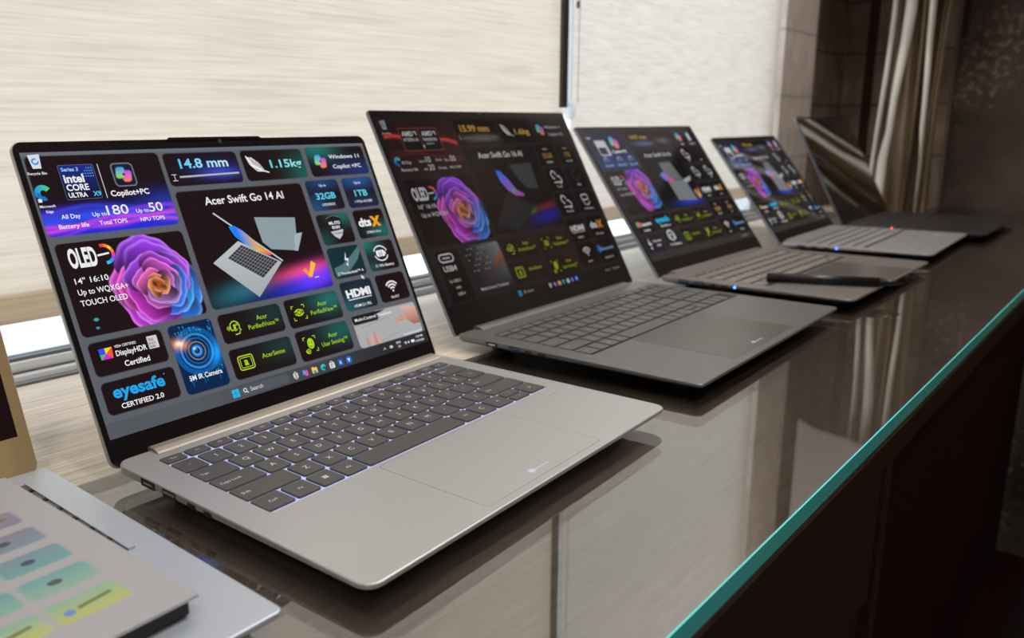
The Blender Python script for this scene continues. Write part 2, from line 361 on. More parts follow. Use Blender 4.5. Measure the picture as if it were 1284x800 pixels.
m = MB(); m.box(.004, -.002, 0, .015, .006, 1.05, bev=.003); m.build('polished_channel', M_['frost'], t)
m = MB(); m.lathe([(.0, -.014), (.006, -.013), (.0088, -.004), (.0088, .004), (.006, .012), (.0, .013)], 20, (.012, .001, -.004)); m.build('end_cap', M_['frost'], t, True)
t = empty('bead_chain', (1.089, .704, .25), 0, 'thin grey bead chain hanging beside the metal channel', 'chain')
m = MB(); m.tube((0, 0, 0), (0, 0, 1.05), .0007, n=6); m.build('cord', M_['steel'], t)
m = MB(); m.box(-.008, -.003, .137, -.002, .002, .147, bev=.002); m.build('clip', M_['gasket'], t)

# ------------------------------------------------------------------ gathered metallic drape at the far end
def drape_mat():
    m, n, l, b = nt('metallic_gauze')
    tc = n.new('ShaderNodeTexCoord'); mp = n.new('ShaderNodeMapping'); mp.inputs['Scale'].default_value = (30, 30, 2.5); l.new(tc.outputs['Object'], mp.inputs[0])
    no = n.new('ShaderNodeTexNoise'); no.inputs['Scale'].default_value = 1; no.inputs['Detail'].default_value = 3; l.new(mp.outputs[0], no.inputs['Vector'])
    r = ramp(n, [(.35, (.20, .14, .09)), (.55, (.40, .31, .22)), (.68, (.60, .52, .42))]); l.new(no.outputs[0], r.inputs[0]); l.new(r.outputs[0], b.inputs['Base Color'])
    b.inputs['Metallic'].default_value = .8; b.inputs['Roughness'].default_value = .3
    return m
M_['drape'] = drape_mat()
M_['highlight'] = mat('pale_highlight', (.90, .89, .85), .35, .2)  # pale strips standing in for bright highlights on the drape's folds
def drape(x, y, wd, folds, seed, label, z0=.001, z1=1.6, bands=()):
    rr = random.Random(seed); t = MB(); N = 90; K = 26
    ph = [rr.uniform(0, 6.28) for _ in range(4)]
    def pt(i, k, off):
        a = i/(N-1); z = z0+(z1-z0)*k/(K-1); g = (z-z0)/(z1-z0)
        spread = 1+.15*g
        amp = .03*(1+.3*math.sin(3*g+ph[0]))
        fx = math.sin(a*folds*6.283+ph[1]+1.2*math.sin(2.2*g+ph[2]))
        fy = math.sin(a*folds*.5*6.283+ph[3])
        return ((amp*fx+.012*fy)+off, (a-.5)*wd*spread+.006*math.sin(9*g+a*7), z)
    vs = []; fs = []
    for off in (0, .0012):
        for k in range(K):
            for i in range(N): vs.append(pt(i, k, off))
    o = N*K
    for k in range(K-1):
        for i in range(N-1):
            q = k*N+i; fs.append((q, q+1, q+N+1, q+N)); fs.append((q+o, q+N+o, q+N+1+o, q+1+o))
    t.add(vs, fs); r_ = empty('metallic_drape', (x, y, z0), 0, label, 'drape'); ob = t.build('gauze', M_['drape'], r_, True); ob.location = (0, 0, -z0)
    for path in bands:
        b = MB(); rings = []
        for k in range(25):
            z = z1*k/24; i = 0
            while i < len(path)-2 and path[i+1][0] < z: i += 1
            (za, ya, wa), (zb, yb, wb) = path[i], path[i+1]; t_ = min(1, max(0, (z-za)/(zb-za))); t_ = t_*t_*(3-2*t_); yy = ya+(yb-ya)*t_; ww = wa+(wb-wa)*t_
            rings.append([(-.048+.012*math.cos(q*math.pi/10), yy-y+ww*math.sin(q*math.pi/10), max(.0, z-z0)) for q in range(20)])
        b.loft(rings); b.build('highlight_band', M_['highlight'], r_, True)['label'] = 'painted-in satin band'
    return r_
drape(2.185, .490, .108, 2.4, 5, 'gathered metallic brown gauze drape behind the darkest laptop', bands=([(0, .537, .011), (.12, .535, .010), (.2, .526, .007), (.48, .508, .012), (1.6, .50, .014)], [(.04, .557, .0035), (.48, .540, .0055), (1.6, .54, .0055)], [(.14, .455, .001), (.2, .459, .005), (.48, .465, .007), (1.6, .465, .007)]))
drape(2.36, -.35, .5, 7, 9, 'unseen gauze drape added along the far wall for streaks in the screens', -.9)  # out of view, added so the far screens reflect streaks

# a white cloth with a swooping lower edge hangs high over the far end; the glass mirrors it
def swoop(y): return .513+.034*(1-math.exp(-(.643-y)/.06))+.05*max(0, .45-y)
m = MB(); ys = [.643-.008*k for k in range(56)]; nv = len(ys); vs = []
for off in (0, .002):
    for y in ys: vs.append((off+.004*math.sin(y*38), y-.643, swoop(y)-.513))
    for y in ys: vs.append((off+.010*math.sin(y*38), y-.643, CEIL_Z-.513-.001))
fs = []
for k in range(nv-1):
    fs += [(k, k+1, nv+k+1, nv+k), (2*nv+k, 3*nv+k, 3*nv+k+1, 2*nv+k+1), (k, 2*nv+k, 2*nv+k+1, k+1), (nv+k, nv+k+1, 3*nv+k+1, 3*nv+k)]
fs += [(0, nv, 3*nv, 2*nv), (nv-1, 3*nv-1, 4*nv-1, 2*nv-1)]
m.add(vs, fs); o = m.build('hanging_cloth', mat('white_cotton_cloth', (.92, .90, .87), .8), None, True); o.location = (2.05, .643, .513)
tag(o, 'white cloth with a curved lower edge, mirrored in the glass near its teal edge', 'cloth')
for x, y, p, _d in FILL_LAMPS:
    d = empty('fill_light', (x, y, CEIL_Z-.02), 0, 'added unseen ceiling downlight '+_d, 'lamp', 'added fill lamps')
    m = MB(); m.lathe([(.082, 0), (.10, 0), (.10, .0199), (.082, .0199), (.082, 0)], 32); m.build('fill_light_ring', M_['white'], d, True)

# ------------------------------------------------------------------ what the screens show
_G = {}
def glyphs(s, bold=0.):
    k = (s, bold)
    if k not in _G:
        cu = bpy.data.curves.new('t', 'FONT'); cu.body = s; cu.size = 1; cu.offset = bold; cu.resolution_u = 3
        ob = bpy.data.objects.new('t', cu); COL.objects.link(ob)
        me = bpy.data.meshes.new_from_object(ob.evaluated_get(bpy.context.evaluated_depsgraph_get()))
        v = np.zeros(len(me.vertices)*3); me.vertices.foreach_get('co', v); v = v.reshape(-1, 3)[:, :2]
        f = [tuple(p.vertices) for p in me.polygons]
        _G[k] = (v, f); bpy.data.objects.remove(ob); bpy.data.curves.remove(cu); bpy.data.meshes.remove(me)
    return _G[k]
class Screen:
    def __init__(s, w, h, step, base):
        s.w, s.h = w, h; s.nx = int(w/step)+1; s.ny = int(h/step)+1; s.step = w/(s.nx-1)
        s.X, s.Y = np.meshgrid(np.linspace(0, w, s.nx), np.linspace(0, h, s.ny)); s.C = np.zeros((s.ny, s.nx, 3)); s.C[:] = base; s.g = []
        s.nl = 0
    def blend(s, a, col):
        c = col(s.X, s.Y) if callable(col) else np.array(col)
        s.C = s.C*(1-a[..., None])+c*a[..., None]
    def rr(s, x0, y0, x1, y1, r, col):
        qx = np.abs(s.X-(x0+x1)/2)-(x1-x0)/2+r; qy = np.abs(s.Y-(y0+y1)/2)-(y1-y0)/2+r
        d = np.hypot(np.maximum(qx, 0), np.maximum(qy, 0))+np.minimum(np.maximum(qx, qy), 0)-r
        s.blend(np.clip(.5-d/s.step, 0, 1), col)
    def clip(s, x0, y0, x1, y1, r):
        qx = np.abs(s.X-(x0+x1)/2)-(x1-x0)/2+r; qy = np.abs(s.Y-(y0+y1)/2)-(y1-y0)/2+r
        d = np.hypot(np.maximum(qx, 0), np.maximum(qy, 0))+np.minimum(np.maximum(qx, qy), 0)-r
        return np.clip(.5-d/s.step, 0, 1)
    def ell(s, cx, cy, rx, ry, ang, col, mask=1, soft=None, wob=0.):
        c, q = math.cos(ang), math.sin(ang); u = (s.X-cx)*c+(s.Y-cy)*q; v = -(s.X-cx)*q+(s.Y-cy)*c
        k = np.sqrt((u/rx)**2+(v/ry)**2)
        if wob: w_ = np.arctan2(v, u); k = k*(1+wob*np.sin(3*w_+ang*5)+.5*wob*np.sin(7*w_+ang*9))
        a = np.clip((1-k)*min(rx, ry)/s.step+.5, 0, 1) if soft is None else np.clip((1-k)/soft, 0, 1)
        cc = col(k, u/rx, v/ry) if callable(col) else np.array(col)
        a = a*mask; s.C = s.C*(1-a[..., None])+cc*a[..., None]
    def glow(s, cx, cy, rx, ry, col, mask, ang=0):
        c, q = math.cos(ang), math.sin(ang); u = (s.X-cx)*c+(s.Y-cy)*q; v = -(s.X-cx)*q+(s.Y-cy)*c
        a = np.exp(-((u/rx)**2+(v/ry)**2))*mask
        s.C = s.C+np.array(col)*a[..., None]
    # crisp shapes, in millimetres
    def shape(s, pts, faces, col, lay=1):
        pts = np.array(pts, float)
        c = np.array([col(x, y) for x, y in pts]) if callable(col) else np.tile(np.array(col), (len(pts), 1))
        s.g.append((pts, faces, c, lay))
    def poly(s, pts, col, lay=1): s.shape(pts, [tuple(range(len(pts)))], col, lay)
    def box(s, x0, y0, x1, y1, col, r=0, lay=1):
        s.poly(rrect(x0, y0, x1, y1, r, 3) if r else [(x0, y0), (x1, y0), (x1, y1), (x0, y1)], col, lay)
    def line(s, pts, wd, col, lay=1, close=False):
        n = len(pts); v = []; 
        for i in range(n):
            a = pts[(i-1) % n] if (i or close) else pts[0]; b = pts[(i+1) % n] if (i < n-1 or close) else pts[-1]
            dx, dy = b[0]-a[0], b[1]-a[1]; L = math.hypot(dx, dy) or 1; nx, ny = -dy/L*wd/2, dx/L*wd/2
            v += [(pts[i][0]+nx, pts[i][1]+ny), (pts[i][0]-nx, pts[i][1]-ny)]
        f = [(2*i, 2*i+1, 2*((i+1) % n)+1, 2*((i+1) % n)) for i in range(n if close else n-1)]
        s.shape(v, f, col, lay)
    def arc(s, cx, cy, r, a0, a1, wd, col, lay=1, n=20, ry=None):
        ry = r if ry is None else ry
        s.line([(cx+r*math.cos(math.radians(a0+(a1-a0)*k/n)), cy+ry*math.sin(math.radians(a0+(a1-a0)*k/n))) for k in range(n+1)], wd, col, lay)
    def disc(s, cx, cy, r, col, lay=1, ry=None):
        s.poly([(cx+r*math.cos(k*math.pi/10), cy+(ry or r)*math.sin(k*math.pi/10)) for k in range(20)], col, lay)
    def text(s, t, x, y, h, col, al='l', wd=None, bold=.012, lay=2, mono=1.):
        v, f = glyphs(t, bold)
        if not len(v): return
        x0, x1 = v[:, 0].min(), v[:, 0].max(); sx = (wd/(x1-x0)) if wd else h*mono
        o = {'l': 0, 'c': -(x1-x0)*sx/2, 'r': -(x1-x0)*sx}[al]
        P = np.stack([x+o+(v[:, 0]-x0)*sx, y-v[:, 1]*h], 1); s.shape(P, f, col, lay)
    def build(s, name, m, parent, ox, oz, oy):
        nx, ny = s.nx, s.ny
        idx = np.arange(nx*ny).reshape(ny, nx)
        quads = np.stack([idx[:-1, :-1], idx[1:, :-1], idx[1:, 1:], idx[:-1, 1:]], -1).reshape(-1, 4)
        P = [np.stack([ox+s.X.ravel()/1000, np.full(nx*ny, oy), oz-s.Y.ravel()/1000], 1)]; Cc = [s.C.reshape(-1, 3)]
        F = [tuple(q) for q in quads.tolist()]; off = nx*ny
        for pts, faces, c, lay in s.g:
            n = len(pts); P.append(np.stack([ox+pts[:, 0]/1000, np.full(n, oy-lay*2.5e-5), oz-pts[:, 1]/1000], 1)); Cc.append(c)
            F += [tuple(i+off for i in f) for f in faces]; off += n
        mb = MB(); mb.v = np.concatenate(P).tolist(); mb.f = F; mb.m = [0]; mb.c = np.clip(np.concatenate(Cc), 0, 1)
        mb.m = []
        return mb.build(name, m, parent)

WHT = hx('f2f2f4'); CY = hx('5fd6ee'); LIME = hx('b4dc1e'); GOLD = hx('c9a04a')
def mixc(a, b, t): return tuple(p+(q-p)*t for p, q in zip(a, b))
def rose(S, cx, cy, R, mask, k=1.0):
    tones = [hx(c) for c in ('4a62f4', '28a4f0', '3f6cf2', 'd63cd6', 'f24aae', 'b04cf0', '9a40ea', 'c84ae4')]
    rr = random.Random(11); order = []
    for ring, (n, rad, sz) in enumerate([(6, .58, .58), (5, .46, .54), (5, .36, .46), (4, .27, .37), (3, .19, .28), (3, .11, .20), (2, .06, .12)]):
        for j in range(n): order.append((ring, rad*rr.uniform(.9, 1.12), sz*rr.uniform(.85, 1.12), (j+.41*ring+rr.uniform(-.15, .15))/n*2*math.pi+.3, rr.uniform(.75, 1.1)))
    ox, oy = cx-.02*R, cy-.05*R
    for ring, rad, sz, a, br in order:
        i = (a/(2*math.pi) % 1)*8; t = i-int(i); c = mixc(tones[int(i) % 8], tones[(int(i)+1) % 8], t)
        if ring >= 3: c = mixc(c, hx('ff7a80'), .30+.15*(ring-3))
        if ring >= 5: c = mixc(c, hx('ffa030'), .75)
        c1 = np.array(c)*k*br; sw = .5 if ring < 4 else .9
        def col(q, u, v, c1=c1, sw=sw):
            e = np.clip(u*.85+v*.25*sw+.15, -1, 1)
            sh = .06+.94*np.clip((e+1)/2, 0, 1)**2.3
            fold = 1-.45*np.exp(-((v-.35*u-.2)/.16)**2)*np.clip(.6-u, 0, 1)
            lip = np.clip((q-.84)/.16, 0, 1)*np.clip(e+.3, 0, 1)
            return np.clip(c1*(sh*fold)[..., None]+lip[..., None]*(.35*c1+.12*k), 0, 1)
        S.ell(ox+math.cos(a)*R*rad, oy+math.sin(a)*R*rad, R*sz*.80, R*sz*1.15, a+.42*sw, col, mask, wob=.07)
    S.ell(ox, oy, R*.05, R*.07, .4, np.array(hx('a84810'))*k, mask)

def copilot(S, cx, cy, r, m=1, k=1):
    def c1(q, u, v): 
        t = np.clip((v+1)/2, 0, 1)[..., None]; return (np.array(hx('2f9df4'))*(1-t)+np.array(hx('9be03c'))*t)*k
    def c2(q, u, v):
        t = np.clip((v+1)/2, 0, 1)[..., None]; return (np.array(hx('c050f0'))*(1-t)+np.array(hx('ff8a3c'))*t)*k
    for sg, col in ((-1, c1), (1, c2)):
        dx = sg*r*.38; dy = sg*r*.22
        qx = np.abs(S.X-cx-dx-(S.Y-cy-dy)*-.22)-r*.52; qy = np.abs(S.Y-cy-dy)-r*.68
        rd = r*.34; d = np.hypot(np.maximum(qx+rd, 0), np.maximum(qy+rd, 0))+np.minimum(np.maximum(qx+rd, qy+rd), 0)-rd
        a = np.clip(.5-d/S.step, 0, 1)
        # a hollow where the two loops cross
        h = np.clip(.5-(np.hypot((S.X-cx)/1.0, (S.Y-cy)/1.0)-r*.16)/S.step, 0, 1)
        a = a*(1-h)*m; cc = col(0, (S.X-cx-dx)/r, (S.Y-cy-dy)/(r*.7)); S.C = S.C*(1-a[..., None])+cc*a[..., None]
def wifi(S, cx, cy, r, col):
    for q in (1, .68, .36): S.arc(cx, cy, r*q, 218, 322, r*.17, col, n=14)
    S.disc(cx, cy, r*.11, col)
def feather(S, x, y, r, col):
    S.poly([(x-r*.95, y-r*.75), (x-r*.45, y-r*.7), (x+r*.25, y-r*.1), (x+r*.55, y+r*.5), (x-.0*r, y+r*.5), (x-r*.6, y+r*.1)], col, 1)
    for k in range(4): S.line([(x-r*(.7-.28*k), y-r*(.75-.2*k)), (x-r*(.35-.25*k), y+r*(.0+.14*k))], r*.07, (.01, .008, .01), 2)
    S.line([(x-r*1.0, y-r*.85), (x-r*.8, y-.1*r), (x-r*.2, y+r*.55), (x+r*.55, y+r*.6), (x+r*1.0, y+r*.75)], r*.12, col, 3)
def bracket(S, x0, y0, x1, y1, q, wd, col):
    for cx, cy, sx, sy in ((x0, y0, 1, 1), (x1, y0, -1, 1), (x0, y1, 1, -1), (x1, y1, -1, -1)):
        S.line([(cx+sx*q, cy), (cx, cy), (cx, cy+sy*q)], wd, col)
def voice_icon(S, x, y, r, c):
    S.arc(x, y-.1*r, r*.62, 130, 395, r*.12, c); S.line([(x+.5*r, y+.2*r), (x+.75*r, y+.45*r), (x+.5*r, y+.5*r), (x+.45*r, y+.8*r), (x-.2*r, y+.85*r)], r*.12, c)
    S.box(x-.18*r, y-.35*r, x+.1*r, y+.3*r, c, r*.1); S.arc(x-.04*r, y+.1*r, r*.3, 20, 160, r*.09, c)
    for k, h in enumerate((.25, .5, .3, .6)): S.line([(x-r*(1.05-.16*k), y-h*r*.6), (x-r*(1.05-.16*k), y+h*r*.6)], r*.08, c)
    S.text('AI', x+.12*r, y-.12*r, r*.55, c, bold=.02)
def eye_icon(S, x, y, r, c):
    bracket(S, x-r, y-r*.9, x+r, y+r*.9, r*.35, r*.11, c)
    S.arc(x, y+.55*r, r*.95, 222, 318, r*.11, c); S.arc(x, y-.55*r, r*.95, 42, 138, r*.11, c)
    S.arc(x, y, r*.38, 0, 360, r*.12, c); S.disc(x, y, r*.2, c)
def user_icon(S, x, y, r, c):
    bracket(S, x-r*.9, y-r, x+r, y+r*.9, r*.35, r*.11, c); S.disc(x+.1*r, y-.15*r, r*.52, c, 1, r*.68)
    for d in (-.15, .3): S.disc(x+d*r, y-.25*r, r*.08, (.01, .02, .01), 2)
    S.arc(x+.08*r, y+.0*r, r*.25, 30, 150, r*.07, (.01, .02, .01), 2)
    S.arc(x-.55*r, y+.75*r, r*.28, 0, 360, r*.1, c, 3); S.disc(x-.55*r, y+.75*r, r*.12, c, 3)
def sense_icon(S, x, y, r, c):
    S.line(rrect(x-r, y-r*.8, x+r, y+r*.8, r*.25, 3), r*.13, c, close=True); S.line(rrect(x-r*.75, y-r*.56, x+r*.75, y+r*.56, r*.1, 2), r*.08, c, close=True)
    S.text('a', x, y+r*.32, r*1.25, c, 'c', bold=.03)
def bolt(S, x, y, r, c):
    S.poly([(x+.15*r, y-r), (x-.35*r, y+.12*r), (x-.02*r, y+.12*r), (x-.02*r, y-.12*r)], c); S.poly([(x-.35*r, y+.12*r), (x-.3*r, y-.05*r), (x+.35*r, y-.1*r), (x+.3*r, y+.08*r)], c)
    S.poly([(x+.35*r, y-.1*r), (x-.12*r, y+r), (x-.3*r, y+.55*r), (x+.05*r, y+.55*r), (x+.02*r, y+.0*r)], c, 2)
def taskbar(S, x0, y, k, sc, icons=1, blank=False, pill=True):
    q = lambda c: tuple(v*k for v in c)
    for i in (0, 1):
        for j in (0, 1): S.box(x0+i*3.1*sc, y-2.9*sc+j*3.1*sc, x0+(i*3.1+2.8)*sc, y+(-.1+j*3.1)*sc, q(hx('22b8f4')))
    if pill: S.box(x0+7*sc, y-3.2*sc, x0+51*sc, y+3.6*sc, q(hx('55595f')), 3.1*sc)
    S.arc(x0+11*sc, y-.3*sc, 1.3*sc, 0, 360, .55*sc, q(WHT), 2); S.line([(x0+11.9*sc, y+.6*sc), (x0+13.2*sc, y+1.9*sc)], .6*sc, q(WHT), 2)
    S.text('Search', x0+15.5*sc, y+1.3*sc, 4.2*sc, q(hx('d0d0d4')))
def tasks(S, x, y, k, sc):
    q = lambda s_: tuple(v*k for v in hx(s_)); p = 9.1*sc
    S.box(x, y-2*sc, x+4.3*sc, y+2*sc, q('e4e4e8'), .8*sc); S.box(x+1*sc, y-3*sc, x+3.4*sc, y+3*sc, q('aaaab0'), .4*sc, 2)
    S.poly([(x+p+0*sc, y-2*sc), (x+p+2.6*sc, y-2.6*sc), (x+p+2.6*sc, y+1*sc), (x+p, y+1.6*sc)], q('35a0f0')); S.poly([(x+p+2*sc, y-1*sc), (x+p+5*sc, y-1.6*sc), (x+p+5*sc, y+2.4*sc), (x+p+2*sc, y+2.8*sc)], q('f05aa0'), 2)
    S.box(x+2*p, y-2.6*sc, x+2*p+2.6*sc, y, q('e8a820'), .4*sc); S.box(x+2*p, y-1.8*sc, x+2*p+5.4*sc, y+2.6*sc, q('fccc4a'), .6*sc, 2); S.box(x+2*p+1.4*sc, y+.4*sc, x+2*p+4*sc, y+2.6*sc, q('3c8ce0'), .3*sc, 3)
    S.arc(x+3*p+2.6*sc, y, 1.9*sc, 60, 360, 1.5*sc, q('26b4d8')); S.arc(x+3*p+2.6*sc, y+.3*sc, 1.4*sc, 180, 300, 1.2*sc, q('50d890'), 2)
    S.box(x+4*p, y-1.6*sc, x+4*p+5.2*sc, y+2.8*sc, q('e8eaf0'), .5*sc); S.arc(x+4*p+2.6*sc, y-1.6*sc, 1.2*sc, 180, 360, .5*sc, q('e8eaf0'))
    for i, c in enumerate(('f04a3c', '48c04a', '3c90f0', 'f4c03c')): S.box(x+4*p+(1.1+1.6*(i % 2))*sc, y+(-.8+1.6*(i//2))*sc, x+4*p+(2.4+1.6*(i % 2))*sc, y+(.5+1.6*(i//2))*sc, q(c), 0, 2)
    S.box(x+5*p, y-2.6*sc, x+5*p+5.2*sc, y+2.8*sc, q('1c64c8'), 1*sc); S.text('a', x+5*p+2.6*sc, y+1.4*sc, 5*sc, q('e8f0ff'), 'c')
    S.box(x+6*p, y-2.6*sc, x+6*p+5.4*sc, y+2.8*sc, q('2070f0'), 1*sc); S.poly([(x+6*p+1.2*sc, y-1*sc), (x+6*p+4.2*sc, y-1*sc), (x+6*p+2.7*sc, y+1.8*sc)], q('f0f6ff'), 2)
def bin_icon(S, x, y, sc, k=1):
    S.poly([(x, y), (x+8*sc, y-.6*sc), (x+7*sc, y+9.6*sc), (x+1.2*sc, y+9.6*sc)], tuple(v*k for v in hx('d8e4ee'))); S.arc(x+4*sc, y+4.6*sc, 1.9*sc, 0, 300, 1.0*sc, tuple(v*k for v in hx('2a90e0')), 2)
def edge_icon(S, x, y, r, k=1):
    S.arc(x, y, r*.68, 150, 330, r*.62, lambda a, b: tuple(v*k for v in mixc(hx('1890e0'), hx('4ce07a'), min(1, max(0, (a-x+r)/(2*r))))), n=16)
    S.arc(x-.1*r, y+.15*r, r*.5, 60, 200, r*.5, tuple(v*k for v in hx('1478d0')), 2)
def hdmi(S, x, y, wd, c, lay=2):
    S.text('HDMI', x, y, wd*.32, c, 'c', wd=wd, bold=.05); S.line([(x-wd*.48, y+wd*.07), (x+wd*.48, y+wd*.07)], wd*.025, c)
def dts(S, x, y, wd, k=1):
    S.text('dts', x-wd*.5, y, wd*.38, tuple(v*k for v in WHT), wd=wd*.56, bold=.04)
    o = tuple(v*k for v in hx('f7a11a')); q = x+wd*.06
    S.poly([(q, y-wd*.30), (q+wd*.14, y-wd*.30), (q+wd*.44, y+wd*.05), (q+wd*.30, y+wd*.05)], o); S.poly([(q+wd*.32, y-wd*.30), (q+wd*.46, y-wd*.30), (q+wd*.14, y+wd*.05), (q, y+wd*.05)], o, 2)
def bezier_bundle(S, mask, x0, x1, yf, n, cols, wd, amp, seed):
    rr = random.Random(seed)
    for k in range(n):
        a, b, c, d = (rr.uniform(-1, 1) for _ in range(4))
        yy = yf(S.X)+amp*(a*np.sin((S.X-x0)/(x1-x0)*3.5+b*3)+.6*c*np.sin((S.X-x0)/(x1-x0)*6+d*3))
        al = np.exp(-((S.Y-yy)/(wd*(.4+.8*abs(b))))**2)*mask*.75
        S.C = S.C*(1-al[..., None])+np.array(cols[k % len(cols)])*al[..., None]
TILE = hx('1c0f11')
def tile(S, x0, y0, x1, y1, col=TILE, r=3.6):
    S.rr(x0, y0, x1, y1, r, col); return S.clip(x0, y0, x1, y1, r)
def hero(S, m, x, y, sc, k=1):
    # two silver laptops over an aurora; x, y the upper left of a 118 x 90 panel
    q = lambda c: tuple(v*k for v in hx(c)); P = lambda pts: [(x+a*sc, y+b*sc) for a, b in pts]
    S.glow(x+95*sc, y+82*sc, 38*sc, 10*sc, np.array(hx('1c3cff'))*.75*k, m, -.12); S.glow(x+92*sc, y+72*sc, 30*sc, 5*sc, np.array(hx('ff4a14'))*.8*k, m, -.1)
    S.glow(x+104*sc, y+80*sc, 20*sc, 7*sc, np.array(hx('8a28e0'))*.6*k, m, -.1); S.glow(x+28*sc, y+80*sc, 24*sc, 8*sc, np.array(hx('0a6a78'))*.9*k, m, -.15)
    S.poly(P([(60.5, 24.7), (99.5, 28.5), (92, 56), (85, 54.5), (67, 51.5), (61, 45)]), q('8fa0a8')); S.poly(P([(93.5, 42), (102, 41.5), (92, 56), (89, 55.5)]), q('a6b6bc'), 2)
    S.poly(P([(39.5, 41.5), (73, 62.5), (42.4, 86.5), (12.5, 55.5)]), lambda a, b: tuple(v*k for v in mixc(hx('d6dade'), hx('a4aab0'), min(1, max(0, (b-y)/(90*sc))))), 2)
    S.poly(P([(41, 45), (69, 61.5), (51, 72.5), (26, 53.5)]), q('2e2d30'), 3)
    for i in range(1, 6):
        t = i/6; S.line(P([(41-15*t, 45+8.5*t), (69-18*t, 61.5+11*t)]), .45*sc, q('8b8e92'), 4)
    for i in range(1, 14):
        t = i/14; S.line(P([(41+28*t, 45+16.5*t), (26+25*t, 53.5+19*t)]), .4*sc, q('8b8e92'), 4)
    S.poly(P([(25.6, 18.3), (27, 18), (74, 61), (73, 63), (39.5, 41.8)]), q('0b0a0d'), 5); S.line(P([(25.6, 18.3), (74, 62)]), 1.3*sc, q('c4ccd2'), 6)
    def rb(a, b):
        t = min(1, max(0, (a-x-34*sc)/(36*sc))); cs = ['1aa0ff', '1470ff', '28c890', 'f0c030', 'ff5030', 'e838b0']; i = min(4, int(t*5)); return tuple(v*k for v in mixc(hx(cs[i]), hx(cs[i+1]), t*5-i))
    S.shape(P([(35, 30), (40, 29.5), (46, 34), (53, 42), (57, 48), (66, 55), (64, 56.5), (56, 52), (50, 50), (43, 43.5), (38, 38)]), [tuple(range(11))], rb, 7)
def main_title(S, t, cx, y, wd, h, k=1):
    S.text(t, cx, y, h, tuple(v*k for v in WHT), 'c', wd=wd, bold=.018)
def green_tiles(S, rects, k, ts, bgs):
    fns = (voice_icon, eye_icon, sense_icon, user_icon); L = [('Acer', 'PurifiedVoice™'), ('Acer', 'PurifiedView™'), ('AcerSense', None), ('Acer', 'User Sensing™')]
    c = tuple(v*k for v in LIME)
    for (x0, y0, x1, y1), fn, (a, b), bgc in zip(rects, fns, L, bgs):
        m = tile(S, x0, y0, x1, y1); S.glow(x1-8, y0+6, 20, 10, bgc, m)
        fn(S, x0+(x1-x0)*.22, (y0+y1)/2, ts*6.3, c); tx = x0+(x1-x0)*.67
        if b: S.text(a, tx, (y0+y1)/2-1.6*ts, ts*5, c, 'c', bold=.0); S.text(b, tx, (y0+y1)/2+4.2*ts, ts*5, c, 'c', wd=(x1-x0)*.5, bold=.0)
        else: S.text(a, tx, (y0+y1)/2+.4*ts, ts*5, c, 'c', bold=.0)

